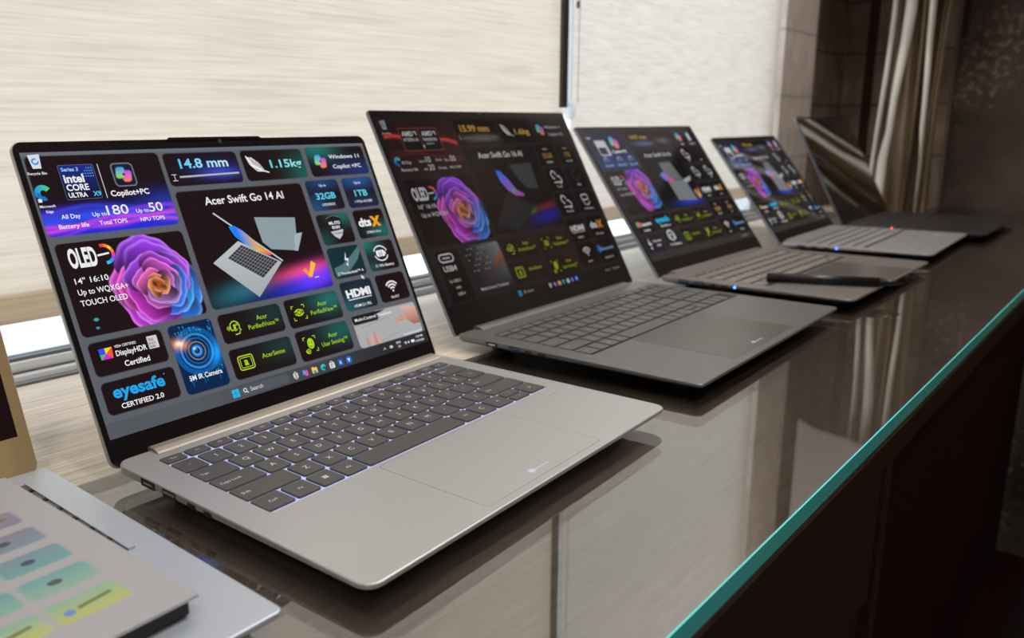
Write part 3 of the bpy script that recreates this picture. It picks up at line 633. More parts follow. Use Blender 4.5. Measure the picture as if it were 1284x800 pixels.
def screen_14():
    S = Screen(301.6, 188.5, .55, hx('5f6269')); z = np.array
    S.rr(-5, 178.5, 310, 195, 0, lambda X, Y: z(hx('565b61'))*(1-np.clip((X-60)/190, 0, 1)[..., None])+z(hx('2b2c31'))*np.clip((X-60)/190, 0, 1)[..., None])
    S.rr(-5, -5, 310, 2.4, 0, hx('6a6f7a'))
    # processor tile
    m = tile(S, 1.5, 2.6, 94.5, 56.6)
    S.glow(50, 57, 80, 11, z(hx('1a30ff'))*.8, m); S.glow(90, 40, 20, 9, z(hx('1c50e8'))*.4, m)
    bezier_bundle(S, m, 1, 95, lambda X: 47-6*np.sin(X/22), 7, [z(hx('2f56ff')), z(hx('5a3cff')), z(hx('18309c'))], 3.0, 5, 3)
    bezier_bundle(S, m, 1, 95, lambda X: 50+4*np.sin(X/26+2), 5, [z(hx('d048f0')), z(hx('8a3cf8')), z(hx('e850d0'))], 1.3, 5, 8)
    S.box(20.8, 9.2, 44.8, 33.2, hx('6a6e86'), 1); S.box(21.1, 9.5, 44.5, 32.9, lambda x, y: mixc(hx('1e2c86'), hx('0c0d1c'), min(1, max(0, (y-9)/22))), .8, 2)
    S.text('Series 3', 22.6, 13.6, 3.6, hx('8fc8ff'), bold=.03, lay=3)
    for i in range(4):
        for j in range(6): 
            if i+j > 2: S.box(34.5+j*1.6, 11.4+i*1.9, 35.3+j*1.6, 12.2+i*1.9, hx('58a8f0'), 0, 3)
    S.text('intel', 22.6, 21.4, 8.0, WHT, bold=.03, lay=3, wd=13.5); S.text('CORE', 22.6, 26.9, 6.0, WHT, bold=.03, lay=3, wd=15); S.text('ULTRA', 22.6, 31.6, 4.6, WHT, bold=.03, lay=3, wd=12.5); S.text('X9', 39, 31.4, 4.4, hx('4cc8f0'), bold=.03, lay=3)
    S.line([(47.9, 9.3), (47.9, 33.5)], .6, hx('c8c8d8'))
    S.rr(56.6, 9.4, 72.6, 26.2, 3, hx('8a90a0')); S.rr(57.2, 10, 72, 25.6, 2.6, hx('161c34')); copilot(S, 64.6, 17.6, 6.0)
    S.text('Copilot+PC', 51, 32.6, 5.6, WHT, wd=28.2, bold=.025)
    S.text('All Day', 13.4, 45.4, 4.2, WHT, wd=12.6); S.text('Battery life', 10, 51.8, 4.2, WHT, wd=19.8)
    S.text('Up to', 34, 45.4, 4, WHT, wd=9.8); S.text('180', 44.4, 45.4, 9.4, WHT, wd=15.4, bold=.01); S.text('Total TOPS', 37, 51.6, 4, WHT, wd=19.6)
    S.text('Up to', 65, 45.6, 4, WHT, wd=9.4); S.text('50', 75, 45.6, 9.2, WHT, wd=10.6, bold=.01); S.text('NPU TOPS', 66.2, 52, 4, WHT, wd=18.4)
    bin_icon(S, 4.2, 1.8, .95); S.text('Recycle Bin', 1.2, 15, 2.6, WHT, wd=12); edge_icon(S, 7.2, 27.4, 5.6); S.box(2.4, 31, 4.8, 33.4, hx('e8ecf4'), .4, 4); S.text('Microsoft', 2.2, 37, 2.5, WHT, wd=10); S.text('Edge', 5.2, 40.6, 2.5, WHT)
    # thickness
    m = tile(S, 97.6, 3.7, 161, 28.9); S.glow(142, 20, 17, 4.5, z(hx('3c50d8'))*.7, m); S.glow(142, 16, 26, 8, z(hx('1c2470'))*.4, m)
    S.text('14.8 mm', 109.4, 15.4, 10.2, lambda x, y: mixc(hx('52ccf0'), hx('c2f0f8'), min(1, max(0, (x-109)/42))), wd=42, bold=.022)
    S.poly([(106.5, 21.3), (158.8, 20.4), (158.8, 22.4), (107, 23.2)], hx('b8bcc4')); S.poly([(107, 22.6), (158.8, 21.8), (158.8, 22.4), (107, 23.2)], hx('44464c'), 2)
    S.line([(102.6, 20), (102.6, 24.6)], .4, WHT); S.line([(100.4, 20), (104.6, 20)], .4, WHT); S.line([(100.4, 24.6), (104.6, 24.6)], .4, WHT)
    # weight
    m = tile(S, 164.9, 3.4, 226.6, 28.8); S.glow(226, 30, 18, 22, z(hx('0a6258'))*.9, m); feather(S, 178.6, 15.6, 9, WHT)
    S.text('1.15kg', 191, 18.6, 9.4, lambda x, y: mixc(hx('6adcf0'), hx('a6ecee'), (x-190)/34), wd=32.5, bold=.02)
    # windows copilot
    m = tile(S, 231.2, 2.5, 298.6, 28.8); S.glow(243, 4, 22, 9, z(hx('0a7468'))*.9, m); S.glow(285, 24, 28, 10, z(hx('14306a'))*.9, m); copilot(S, 244.8, 15.3, 6.6)
    S.text('Windows 11', 255.6, 13.3, 5, WHT, wd=36, bold=.012); S.text('Copilot +PC', 257, 22.3, 5, WHT, wd=33.6, bold=.012)
    # hero
    m = tile(S, 98.4, 33, 215, 122.4); hero(S, m, 98.4, 33, 1); main_title(S, 'Acer Swift Go 14 AI', 157, 44.6, 73.5, 8.6)
    S.poly([(188.8, 105.5), (191.5, 103.8), (195, 108.2), (193.5, 112.5)], hx('f7a11a'), 5); S.poly([(195.5, 112.2), (193, 110), (199.6, 98.6), (203.4, 101.6)], hx('ffc040'), 6); S.line([(198, 112.6), (202.6, 112.6)], .6, WHT, 5)
    # small tiles
    m = tile(S, 219.6, 31.9, 256, 58.6); S.glow(222, 56, 18, 10, z(hx('105a8c'))*.7, m); S.glow(238, 34, 20, 6, z(hx('0c4a84'))*.7, m)
    S.text('Up to', 238, 37.6, 3.2, WHT, 'c', wd=7.5); S.text('32GB', 238, 48.6, 7.8, CY, 'c', wd=22, bold=.025); S.text('LPDDR5X', 238.5, 54.6, 3, WHT, 'c', wd=14.4)
    m = tile(S, 260.8, 31.8, 297.6, 59.2); S.glow(280, 34, 22, 7, z(hx('0c5a9c'))*.8, m); S.glow(280, 54, 22, 7, z(hx('10385c'))*.6, m)
    S.text('Up to', 279, 37.6, 3.2, WHT, 'c', wd=7.5); S.text('1TB', 279.4, 48.8, 7.8, CY, 'c', wd=15.4, bold=.025); S.text('1 PCIe 4.0 SSD', 279.6, 54.8, 3, WHT, 'c', wd=21)
    m = tile(S, 219.2, 61.9, 255.4, 88.6); S.glow(250, 64, 16, 8, z(hx('0a6a64'))*.9, m); S.glow(222, 84, 10, 8, z(hx('0a5450'))*.6, m)
    S.poly([(229.6, 66), (233.6, 64.8), (237.6, 63.6), (241.6, 64.8), (245.6, 66), (245.6, 76), (242, 81.5), (237.6, 84.6), (233.2, 81.5), (229.6, 76)], hx('1c1c20'), 1); S.line([(229.6, 66), (237.6, 63.4), (245.6, 66)], .4, hx('888890'), 2)
    S.text('MIL-STD', 237.6, 71.3, 3.6, WHT, 'c', wd=12.6, bold=.03, lay=3); S.text('810H', 237.6, 75.2, 3.6, WHT, 'c', wd=8.6, bold=.03, lay=3)
    S.poly([(230.4, 77.4), (245, 76.4), (242, 81.5), (237.6, 84.6), (233.2, 81.5)], hx('c8cad0'), 2); S.text('Certified', 237.8, 80, 2.4, hx('20242c'), 'c', wd=9.6, lay=3)
    m = tile(S, 261, 61.6, 297.4, 87.4); S.glow(292, 82, 16, 8, z(hx('0a6e66'))*.8, m); dts(S, 278, 76.4, 27); S.text('DTS®:X Ultra', 279.6, 83.4, 3, WHT, 'c', wd=17)
    m = tile(S, 219, 91.2, 255.6, 117.8); S.rr(219, 91.2, 255.6, 117.8, 3.6, hx('123036')); S.poly([(221, 108.5), (232, 106), (244, 99.6), (255.5, 92.5), (255.5, 97), (250, 104.2), (238, 112.2), (221.4, 116.4)], hx('52787c'), 1)
    bolt(S, 237.6, 102.4, 6.6, WHT); S.text('2 Thunderbolt™ 4', 237.6, 115, 3.4, WHT, 'c', wd=29, lay=4)
    m = tile(S, 261.2, 91, 297, 117.6); S.glow(262, 92, 16, 9, z(hx('0a746a'))*.9, m); S.glow(264, 114, 12, 6, z(hx('084c48'))*.9, m)
    S.box(273.4, 99.6, 283.6, 105.4, WHT, 1.4, 2); S.box(283.8, 101.2, 285, 103.8, WHT, 0, 2); S.text('{-}', 278.4, 104.2, 4.4, hx('182024'), 'c', lay=3, bold=.03)
    S.arc(279, 102.4, 8.2, 200, 345, 1.1, WHT, ry=6.6); S.arc(279, 102.4, 8.2, 20, 165, 1.1, WHT, ry=6.6); S.text('71 Wh Battery', 279.4, 114.4, 3.4, WHT, 'c', wd=23)
    m = tile(S, 220, 121.4, 256.6, 146.4); S.glow(240, 128, 26, 12, z(hx('082c3c'))*.9, m); S.glow(222, 144, 20, 9, z(hx('0a5a66'))*.9, m); hdmi(S, 238.6, 135, 28, WHT); S.text('HDMI 2.1 FRL', 239.4, 144, 3.4, WHT, 'c', wd=20)
    m = tile(S, 261.6, 121.4, 297.6, 146.2); wifi(S, 279, 137, 8.4, WHT); S.text('Wi-Fi 7', 279, 143.8, 3.4, WHT, 'c', wd=10)
    # touchpad photo with hands
    m = tile(S, 221.4, 150.6, 298.8, 178.4, hx('aeb0b2')); S.rr(221.4, 150.6, 252, 158.6, 3.6, hx('26262a'))
    S.poly([(222, 158.5), (246, 154.5), (262, 151), (221.6, 151)], hx('1c1c20')); S.text('Multi-Control Touchpad', 224.4, 155.8, 3.6, WHT, wd=43, lay=4)
    S.line([(229, 162), (262, 158), (272, 173), (240, 178)], .4, hx('888a8e'), 2)
    sk = lambda a: hx(a)
    S.poly([(298.6, 155), (292, 153), (284, 152.2), (280.5, 153), (281, 154.6), (287, 156.4), (282, 158.5), (275, 161), (270, 162), (271, 164), (277, 164.2), (284, 165), (290, 170), (298.6, 170)], lambda x, y: mixc(sk('e8b8a4'), sk('a06a58'), min(1, max(0, (y-152)/18))), 3)
    for yy in (0, 2.4): S.line([(270.5, 163+yy), (278, 162.4+yy), (284, 161+yy)], 1.2, sk('d8a490'), 4)
    for i, (hx_, hy) in enumerate(((231, 170), (236, 168.2), (240.4, 167.8), (244.4, 169.4))):
        S.poly([(hx_-1.4, 178.3), (hx_-.9, hy+1), (hx_, hy), (hx_+1.2, hy+1), (hx_+1.8, 178.3)], sk('dca898') if i % 2 else sk('c89080'), 3)
    S.text('Recycle Bin and shortcuts', 274, 177.6, 2.6, WHT, wd=24, lay=5)
    # OLED tile with the rose
    m = tile(S, 3, 61.4, 94, 123.2); rose(S, 65, 99, 31, m, 1.12)
    S.text('OLED', 9.4, 77.8, 17.4, WHT, wd=18.6, bold=.04, lay=3)
    for k in range(24):
        cs = [hx('ff3a50'), hx('ff8a20'), hx('ffd030'), hx('ff8a20'), hx('f040b0'), hx('8a50f0'), hx('28a0f4'), hx('28c8e8')]
        a = 255+k*195/24; S.arc(33.4, 71.4, 6.0, a, a+9, 2.2, cs[int(k/24*8)], 4, 3)
    S.line([(28.6, 71.8), (36.8, 71.0)], 1.3, WHT, 5)
    S.text('14" 16:10', 9, 88.6, 5.4, WHT, wd=22.4); S.text('Up to WQXGA+', 8.8, 96, 5.4, WHT, wd=34, lay=3); S.text('TOUCH OLED', 8.4, 103.2, 5.4, WHT, wd=31.6, lay=3)
    for a, b, r in ((15, 113, 1.0), (14.4, 118.4, .7)): S.ell(a, b, r*1.6, r, 0, z(hx('48a8b8')), m)
    tile(S, 4, 127.2, 55, 149.4)
    def hd(x, y): return hx(('28e05a', 'f0e030', 'ff5a30', 'e030d8', '3050ff', '18c8f0')[int(((math.atan2(y-135.4, x-14)/6.283) % 1)*6)])
    for a, b, cc in (((9.8, 132), (19, 132), 'f0e030'), ((19, 132), (18.2, 139.2), 'ff5a30'), ((18.2, 139.2), (10.2, 139.2), 'd030e0'), ((10.2, 139.2), (9.8, 132), '28d05a')): S.poly([a, b, (14, 135.8)], hx(cc), 2)
    S.poly([(9.8, 132), (14, 132), (14, 135.8), (10, 135.8)], hx('3a50f4'), 3)
    S.text('VESA CERTIFIED', 20.6, 133.2, 2.4, WHT, wd=15); S.text('DisplayHDR', 20.4, 138.6, 5, WHT, wd=21.6, bold=.02); S.text('Certified', 24, 146.2, 5.2, WHT, wd=17.6, bold=.02)
    S.box(43.4, 130.4, 50.8, 139, hx('d4d4d8'), .5); S.text('TRUE', 44, 133.8, 2.6, hx('303038'), wd=4, lay=3); S.text('BLACK', 44, 136, 2.0, hx('303038'), wd=5, lay=3); S.text('500', 44, 138.3, 2.2, hx('303038'), wd=4, lay=3)
    tile(S, 4.2, 153.4, 55.4, 174.6); S.text('eyesafe', 10.6, 164.4, 11, hx('22a8f0'), wd=36, bold=.03); S.disc(47.6, 157, .5, hx('22a8f0')); S.text('CERTIFIED 2.0', 13.6, 171.8, 4.6, WHT, wd=29.6, bold=.02)
    # camera tile
    m = tile(S, 59.6, 127, 94.2, 175.8, hx('06264e')); cx, cy_ = 76.6, 147.4
    for r, c in ((17, '0e5aa0'), (13.6, '0a3264'), (12.6, '2a90d8'), (11, '0a2a58'), (9.4, '1464b0'), (8.4, '0a1c3c')): S.ell(cx, cy_, r, r, 0, z(hx(c)), m)
    S.glow(65, 140.6, 6, 3.4, z(hx('ff9a20')), m, .2); S.glow(65, 140, 2.2, 1.4, z(hx('ffe8a0')), m); S.glow(91, 152, 4, 8, z(hx('1890e0'))*.9, m, .3)
    for r, c in ((6.6, '8a94a4'), (5.9, '11131c'), (4.6, '2060c0'), (3.4, '4ab0f0'), (2.2, '0c1a50'), (1.0, '2a4a90')): S.ell(cx, cy_, r, r, 0, z(hx(c)), m)
    S.glow(cx-1.4, cy_-1.8, 1.1, .8, z(hx('c8e8ff')), m)
    for k in range(26):
        rr_ = random.Random(k); xx = 61+rr_.random()*32; yy = rr_.choice([128.5+rr_.random()*6, 161+rr_.random()*6]); S.line([(xx, yy), (xx, yy+2+rr_.random()*5)], .28, hx('1c8ac0'), 1); S.disc(xx, yy, .45, hx('40b8e8'))
    S.text('5M IR Camera', 64.4, 166.6, 4.8, WHT, wd=26, bold=.02)
    T = z(hx('0a5c5a'))
    green_tiles(S, [(99.4, 126.6, 155, 148.4), (159.6, 126, 214.8, 149), (99.4, 152.8, 155.2, 175.2), (160.4, 152, 215, 176)], 1, 1, [T*.25, T*1.3, T*.3, T*.9])
    taskbar(S, 92.4, 183.4, 1, 1); tasks(S, 147.6, 183.6, 1, 1)
    S.line([(245, 184.6), (246.6, 183), (248.2, 184.6)], .45, WHT); S.box(253, 182.6, 256.6, 185, hx('c8d0d8'), .6)
    S.text('ENG', 262, 182.8, 2.7, WHT); S.text('US', 263, 186.2, 2.7, WHT); S.text('7:38 PM', 287, 182.6, 2.6, WHT, wd=9); S.text('1/19/2026', 285, 186.2, 2.6, WHT, wd=11.4)
    wifi(S, 273, 185.4, 2.2, WHT); S.box(276, 183.4, 277.6, 185, WHT); S.box(280, 183, 284, 185.4, WHT, .5)
    S.poly([(247.5, 117.8), (247.5, 121.6), (248.5, 120.8), (249.3, 122.2), (249.9, 121.8), (249.2, 120.5), (250.4, 120.4)], WHT, 6)
    return S

def small_tiles(S, rects, k, kinds):
    q = lambda c: tuple(v*k for v in c)
    for (cx, cy_), kd in zip(rects, kinds):
        x0, y0, x1, y1 = cx-20.6, cy_-15, cx+20.6, cy_+15; m = tile(S, x0, y0, x1, y1, q(hx('100b0b')), 3)
        if kd[0] == 'num':
            S.text('Up to', cx, cy_-7, 3.6, q(WHT), 'c'); S.text(kd[1], cx, cy_+4, 9, q(kd[3]), 'c', bold=.03); S.text(kd[2], cx, cy_+11, 3.6, q(WHT), 'c')
        elif kd[0] == 'hdmi': hdmi(S, cx, cy_+1, 30, q(WHT)); S.text(kd[1], cx, cy_+11, 3.6, q(WHT), 'c')
        elif kd[0] == 'dts': dts(S, cx, cy_+1, 30, k); S.text(kd[1], cx, cy_+11, 3.6, q(WHT), 'c')
        elif kd[0] == 'wifi': wifi(S, cx, cy_+2, 10, q(WHT)); S.text(kd[1], cx, cy_+11, 3.6, q(WHT), 'c')
        elif kd[0] == 'bt': S.text('Bluetooth', cx+2, cy_, 6, q(hx('9ccaf4')), 'c', wd=32, bold=.02); S.box(cx-19, cy_-8, cx-13, cy_+2, q(hx('2080f0')), 2.6); S.text(kd[1], cx, cy_+11, 3.6, q(WHT), 'c')
        elif kd[0] == 'bolt': bolt(S, cx, cy_-2, 9, q(WHT)); S.text(kd[1], cx, cy_+11, 3.6, q(WHT), 'c')
        elif kd[0] == 'ring': S.arc(cx, cy_-3, 7, 0, 300, 2.4, q(kd[2])); S.text(kd[1], cx, cy_+11, 3.6, q(WHT), 'c')
        elif kd[0] == 'bat': S.line(rrect(cx-8, cy_-9, cx+6, cy_-2, 2, 3), 1.6, q(WHT), close=True); S.arc(cx, cy_-3, 8, 20, 160, 1.2, q(WHT)); S.text(kd[1], cx, cy_+11, 3.6, q(WHT), 'c')
        elif kd[0] == 'cool': S.arc(cx-4, cy_-6, 5, 90, 360, 1.8, q(WHT)); S.arc(cx+4, cy_+1, 5, 250, 450, 1.8, q(WHT)); S.line([(cx-8, cy_+4), (cx+6, cy_+4)], 1.6, q(WHT)); S.text(kd[1], cx, cy_+11, 3.6, q(WHT), 'c')

def screen_16(kind):
    k = 1.0
    if kind == 'A':   # dim, dark wallpaper
        base = hx('211d1e'); S = Screen(344.6, 215.4, .8, base)
    else:
        base = hx('2e2a2b'); S = Screen(344.6, 215.4, 1.4, base)
    z = np.array; q = lambda c, f=1: tuple(v*f for v in (hx(c) if isinstance(c, str) else c)); W_ = q('b4b4b6')
    dk = hx('0f0a0b')
    S.rr(-5, 204.5, 350, 220, 0, hx('131112' if kind == 'A' else '35312f'))
    if kind == 'A':
        m = tile(S, 3, 2, 112, 66, hx('281618'))
        bezier_bundle(S, m, 3, 112, lambda X: 22+.10*(X-3)-3*np.sin(X/12), 5, [z(hx('8a2428')), z(hx('d84a44')), z(hx('5a1a20'))], 1.6, 2.5, 4)
        bezier_bundle(S, m, 3, 112, lambda X: 45-4*np.sin(X/20), 2, [z(hx('5a2020'))], 1.2, 3, 6)
        S.box(26.8, 12.6, 87, 38.8, hx('8a3a38')); S.box(27.6, 13.4, 56, 38, hx('141618'), 0, 2); S.box(57, 13.4, 86.2, 38, hx('141618'), 0, 2)
        S.text('AMD', 30, 21.6, 7.4, W_, wd=17, bold=.04, lay=3); S.text('AMD', 60, 21.6, 7.4, W_, wd=17, bold=.04, lay=3)
        for xx in (47.6, 77.6): S.poly([(xx, 16.4), (xx+4.6, 16.4), (xx+4.6, 21.4), (xx+3, 20), (xx+3, 18), (xx+1.4, 18)], W_, 3)
        S.text('RYZEN AI', 30, 27.6, 5, W_, wd=22, bold=.02, lay=3); S.text('RADEON', 60, 27.6, 5, W_, wd=21, bold=.02, lay=3); S.text('GRAPHICS', 62, 31.6, 2.6, W_, wd=12, lay=3); S.text('9', 57, 36, 6, W_, 'c', bold=.03, lay=3)
        S.text('All Day', 14, 52.6, 4.6, W_); S.text('Battery life', 10, 60.4, 4.6, W_, wd=24)
        S.text('Up to', 40, 51.6, 4, W_); S.text('10', 51, 52, 9.4, W_, bold=.01); S.text('Cores', 66, 51, 4, W_); S.text('and', 43, 60.6, 4, W_); S.text('20', 51, 61, 9.4, W_, bold=.01); S.text('Threads', 66, 60.4, 4, W_)
        S.text('Up to', 80, 51.6, 4, W_); S.text('50', 90, 52, 9.4, W_, bold=.01); S.text('NPU TOPS', 84, 60.4, 4, W_, wd=19)
        edge_icon(S, 9.5, 50, 5.4, .7); bin_icon(S, 5, 4.4, 1, .35); S.text('Recycle Bin', 3, 19, 2.6, W_)
    else:
        m = tile(S, 3, 2, 112, 66, hx('22263c')); S.glow(60, 60, 60, 20, z(hx('1c3a7c'))*.6, m)
        S.box(22, 18, 50, 44, hx('c4c8d2'), 2); S.box(24, 30, 44, 42, hx('30343e'), 1, 2); copilot(S, 74, 22, 11); S.text('Copilot+PC', 56, 40, 6, WHT, wd=40, bold=.03)
        for cx in (28, 64, 96): S.arc(cx, 52, 5, 150, 380, 1.8, hx('9fb6dc')); S.text('Up to 50', cx, 62, 4.6, hx('9fc8f0'), 'c', wd=22, bold=.03)
        S.box(7, 12, 18, 15, hx('a0a4b0'), .5)
    m = tile(S, 116.5, 3, 192.6, 34, dk)
    S.glow(160, 26, 28, 4, z(hx('8a8478' if kind == 'A' else '7c8ce0'))*.5, m)
    gc = q(GOLD, .75); S.text('15.99 mm' if kind == 'A' else '14.9 mm', 126, 17.6, 11, gc, wd=52, bold=.03); S.poly([(126, 24.6), (188, 23), (188, 26), (126, 27)], hx('56534e')); S.line([(121, 22), (121, 28)], .5, W_)
    if kind == 'A':
        m = tile(S, 196.5, 3, 264.5, 34, dk); feather(S, 212, 17, 9.6, W_); S.text('1.6kg', 226, 22, 10, gc, wd=30, bold=.03)
        m = tile(S, 268.5, 3, 340, 34, hx('131013')); copilot(S, 281.4, 16.6, 8, 1, .75); S.text('Windows 11', 293, 15, 5.4, W_, wd=36); S.text('Copilot +PC', 296, 25, 5.4, W_, wd=33)
    else:
        m = tile(S, 196.5, 3, 264.5, 34, dk); S.glow(224, 22, 20, 5, z(hx('8c8c9c'))*.4, m); m = tile(S, 268.5, 3, 302, 34, hx('1a1c24')); copilot(S, 284, 16, 8.5); m = tile(S, 305, 3, 340, 34, hx('1a1c24')); S.box(315, 8, 325, 24, hx('c8ccd4'), 3); S.text('Copilot', 284, 31, 4, WHT, 'c'); S.text('Windows 11', 322, 31, 4, WHT, 'c', wd=24)
    m = tile(S, 116.5, 38, 250, 141.4, hx('0d0b0d')); t_ = 'Acer Swift Go 16 AI' if kind == 'A' else 'Acer Swift 16 AI'
    main_title(S, t_, 181, 50.6, 84, 10, .62)
    if kind == 'A':
        S.poly([(188, 61), (232, 59.5), (228, 93), (206, 92), (196, 80)], hx('343b3d')); S.poly([(165, 92), (205, 116), (160, 141), (122, 132)], hx('1c2224'))
        def rb(x, y):
            t = min(1, max(0, (y-70)/30)); return mixc(hx('1470e8'), hx('a848a0'), t)
        S.poly([(159, 66), (167, 68), (177, 80), (184, 92), (196, 98), (192, 101), (178, 99), (168, 92), (160, 80)], rb, 3)
        S.disc(178, 93, 3, hx('38a848'), 4)
        S.glow(226, 128, 30, 7, z(hx('1420c0'))*.5, m, -.1); S.glow(192, 118, 10, 4, z(hx('78b020'))*.7, m); S.glow(230, 116, 24, 4, z(hx('a03020'))*.4, m, -.1)
    else:
        S.poly([(168, 62), (206, 62), (216, 96), (172, 92)], hx('6a7074')); S.poly([(166, 92), (222, 98), (226, 134), (168, 130)], hx('7c8084'), 2); S.poly([(214, 96), (246, 90), (240, 98), (222, 102)], hx('a8acae'), 3)
        S.poly([(152, 84), (166, 78), (190, 96), (178, 99), (160, 94)], lambda x, y: mixc(hx('2080f0'), hx('e05040'), min(1, max(0, (x-152)/38))), 4)
        S.glow(205, 134, 40, 6, z(hx('2050e0'))*.7, m); S.poly([(232, 118), (236, 114), (240, 124), (248, 110), (246, 128), (238, 132)], hx('e8a860'), 3)
    m = tile(S, 4, 70, 112, 143, dk); rose(S, 79 if kind == 'A' else 84, 111 if kind == 'A' else 104, 35, m, .78 if kind == 'A' else .85)
    S.text('OLED', 11, 92.6, 19, W_, wd=23, bold=.04, lay=3)
    for j in range(12):
        cs = [hx('c83040'), hx('d07020'), hx('c040a0'), hx('7a50d0'), hx('2080c8'), hx('28a0c0')]; a = 255+j*195/12; S.arc(40, 86, 6.6, a, a+18, 2.4, cs[j//2], 4, 4)
    S.line([(34.6, 86.4), (43.6, 85.6)], 1.4, W_, 5)
    S.text('16" 16:10', 13, 102, 6.4, W_, wd=26); S.text('Up to WQXGA+', 13, 111, 6.4, W_, wd=40, lay=3)
    if kind == 'A':
        m = tile(S, 9, 148, 45, 203, dk); S.line(rrect(13, 152, 34, 160, 4, 4), 1.8, W_, close=True); S.line([(18, 156), (29, 156)], 1.6, W_); S.text('USB4', 23.5, 170, 8, W_, 'c', wd=20, bold=.03)
        S.text('2x USB-C', 24, 182, 4.4, W_, 'c'); S.text('with', 25, 189, 4.4, W_, 'c'); S.text('USB 4', 26, 196, 4.4, W_, 'c')
        m = tile(S, 49, 147.6, 112, 203, lambda X, Y: z(hx('6a6c6e'))*np.clip((X-60)/50, 0, 1)[..., None]*np.clip((200-Y)/50, 0, 1)[..., None]+z(hx('1c1c1e')))
        for i in range(6):
            for j in range(5): S.line([(52+i*6+j*1.2, 151+j*6), (55+i*6+j*1.2, 151.6+j*6)], 1.3, hx('77777a') if (i+j) % 3 else hx('1a1a1c'), 2)
        S.poly([(112, 158), (104, 160), (92, 169), (89, 175), (92, 178), (98, 174), (108, 172), (112, 172)], lambda x, y: mixc(hx('8a5a44'), hx('5c3830'), min(1, max(0, (y-158)/18))), 3); S.text('Multi-Control Touchpad', 80, 197, 4.6, W_, 'c', wd=46, lay=4)
        green_tiles(S, [(116.5, 147.6, 181, 171.4), (185, 148.4, 249, 173.4), (116.5, 175, 181, 199.6), (185, 177, 249, 203)], .62, 1.15, [z(hx('200808'))]*4)
        ys = (51, 84, 117, 152, 184)
        kinds = [('num', '32GB', 'LPDDR5X', q(GOLD, .75)), ('num', '1TB', 'PCIe SSD', q(GOLD, .75)), ('cool', 'Thermal'), ('ring', '120Hz', hx('3a3a3e')), ('cool', 'Fast charge'), ('bat', '70 Wh Battery'), ('hdmi', 'HDMI 2.1'), ('dts', 'DTS:X Ultra'), ('wifi', 'Wi-Fi 7'), ('bt', 'Bluetooth 5.4')]
        for y, a in zip(ys, range(5)):
            for cx, b in ((274, 0), (319, 1)):
                _small(S, cx, y, kinds[a*2+b], .62)
        taskbar(S, 113, 209.6, .5, 1.05, pill=False); tasks(S, 172, 209.6, .8, 1.0)
        S.text('ENG   7:38 PM', 297, 211, 4, hx('8a8a8e'), wd=34)
    else:
        tile(S, 4, 147, 56, 172, dk); S.box(10, 154, 20, 162, hx('28c848'), 1); S.box(15, 154, 22, 162, hx('e84070'), 1, 2); S.text('DisplayHDR', 23, 161, 6, WHT, wd=28, bold=.03); S.text('Certified', 30, 170, 5, WHT, 'c')
        tile(S, 60, 147, 112, 172, dk); S.text('eyesafe', 86, 160, 12, hx('18b4e0'), 'c', wd=40, bold=.05); S.text('CERTIFIED 2.0', 86, 168, 4.4, WHT, 'c', wd=30)
        tile(S, 4, 176, 56, 203, hx('1c1c2a')); bolt(S, 18, 189, 10, WHT); S.text('2 Thunderbolt', 40, 188, 4.4, WHT, 'c', wd=24); S.text('USB-C', 40, 195, 4.4, WHT, 'c')
        tile(S, 60, 176, 112, 203, hx('1e1e24')); S.arc(86, 184, 9, 140, 400, 2, WHT); S.arc(86, 186, 5, 0, 360, 1.6, WHT); S.text('71 Wh Battery', 86, 199, 5, WHT, 'c', wd=34)
        green_tiles(S, [(116.5, 147.6, 181, 172), (185, 147.6, 249, 172), (116.5, 176, 181, 203), (185, 176, 249, 203)], .7, 1.2, [z(hx('081808')), z(hx('1c0830')), z(hx('081808')), z(hx('100820'))])
        kinds = [('cool', 'Touch'), ('ring', '120Hz', hx('2c2c30')), ('cool', 'Pen'), ('cool', 'Haptic'), ('hdmi', 'HDMI 2.1'), ('dts', 'DTS:X'), ('num', '32GB', 'LPDDR5X', q(GOLD)), ('num', '2TB', 'SSD', q(GOLD)), ('wifi', 'Wi-Fi 7'), ('bt', 'Bluetooth')]
        for y, a in zip((52, 86, 120, 154, 188), range(5)):
            for cx, b in ((274, 0), (319, 1)): _small(S, cx, y, kinds[a*2+b], .85)
        S.text('7:38 PM', 300, 211, 4, hx('9a9a9e'), wd=24)
    return S
def _small(S, cx, cy_, kd, k):
    small_tiles(S, [(cx, cy_)], k, [kd])

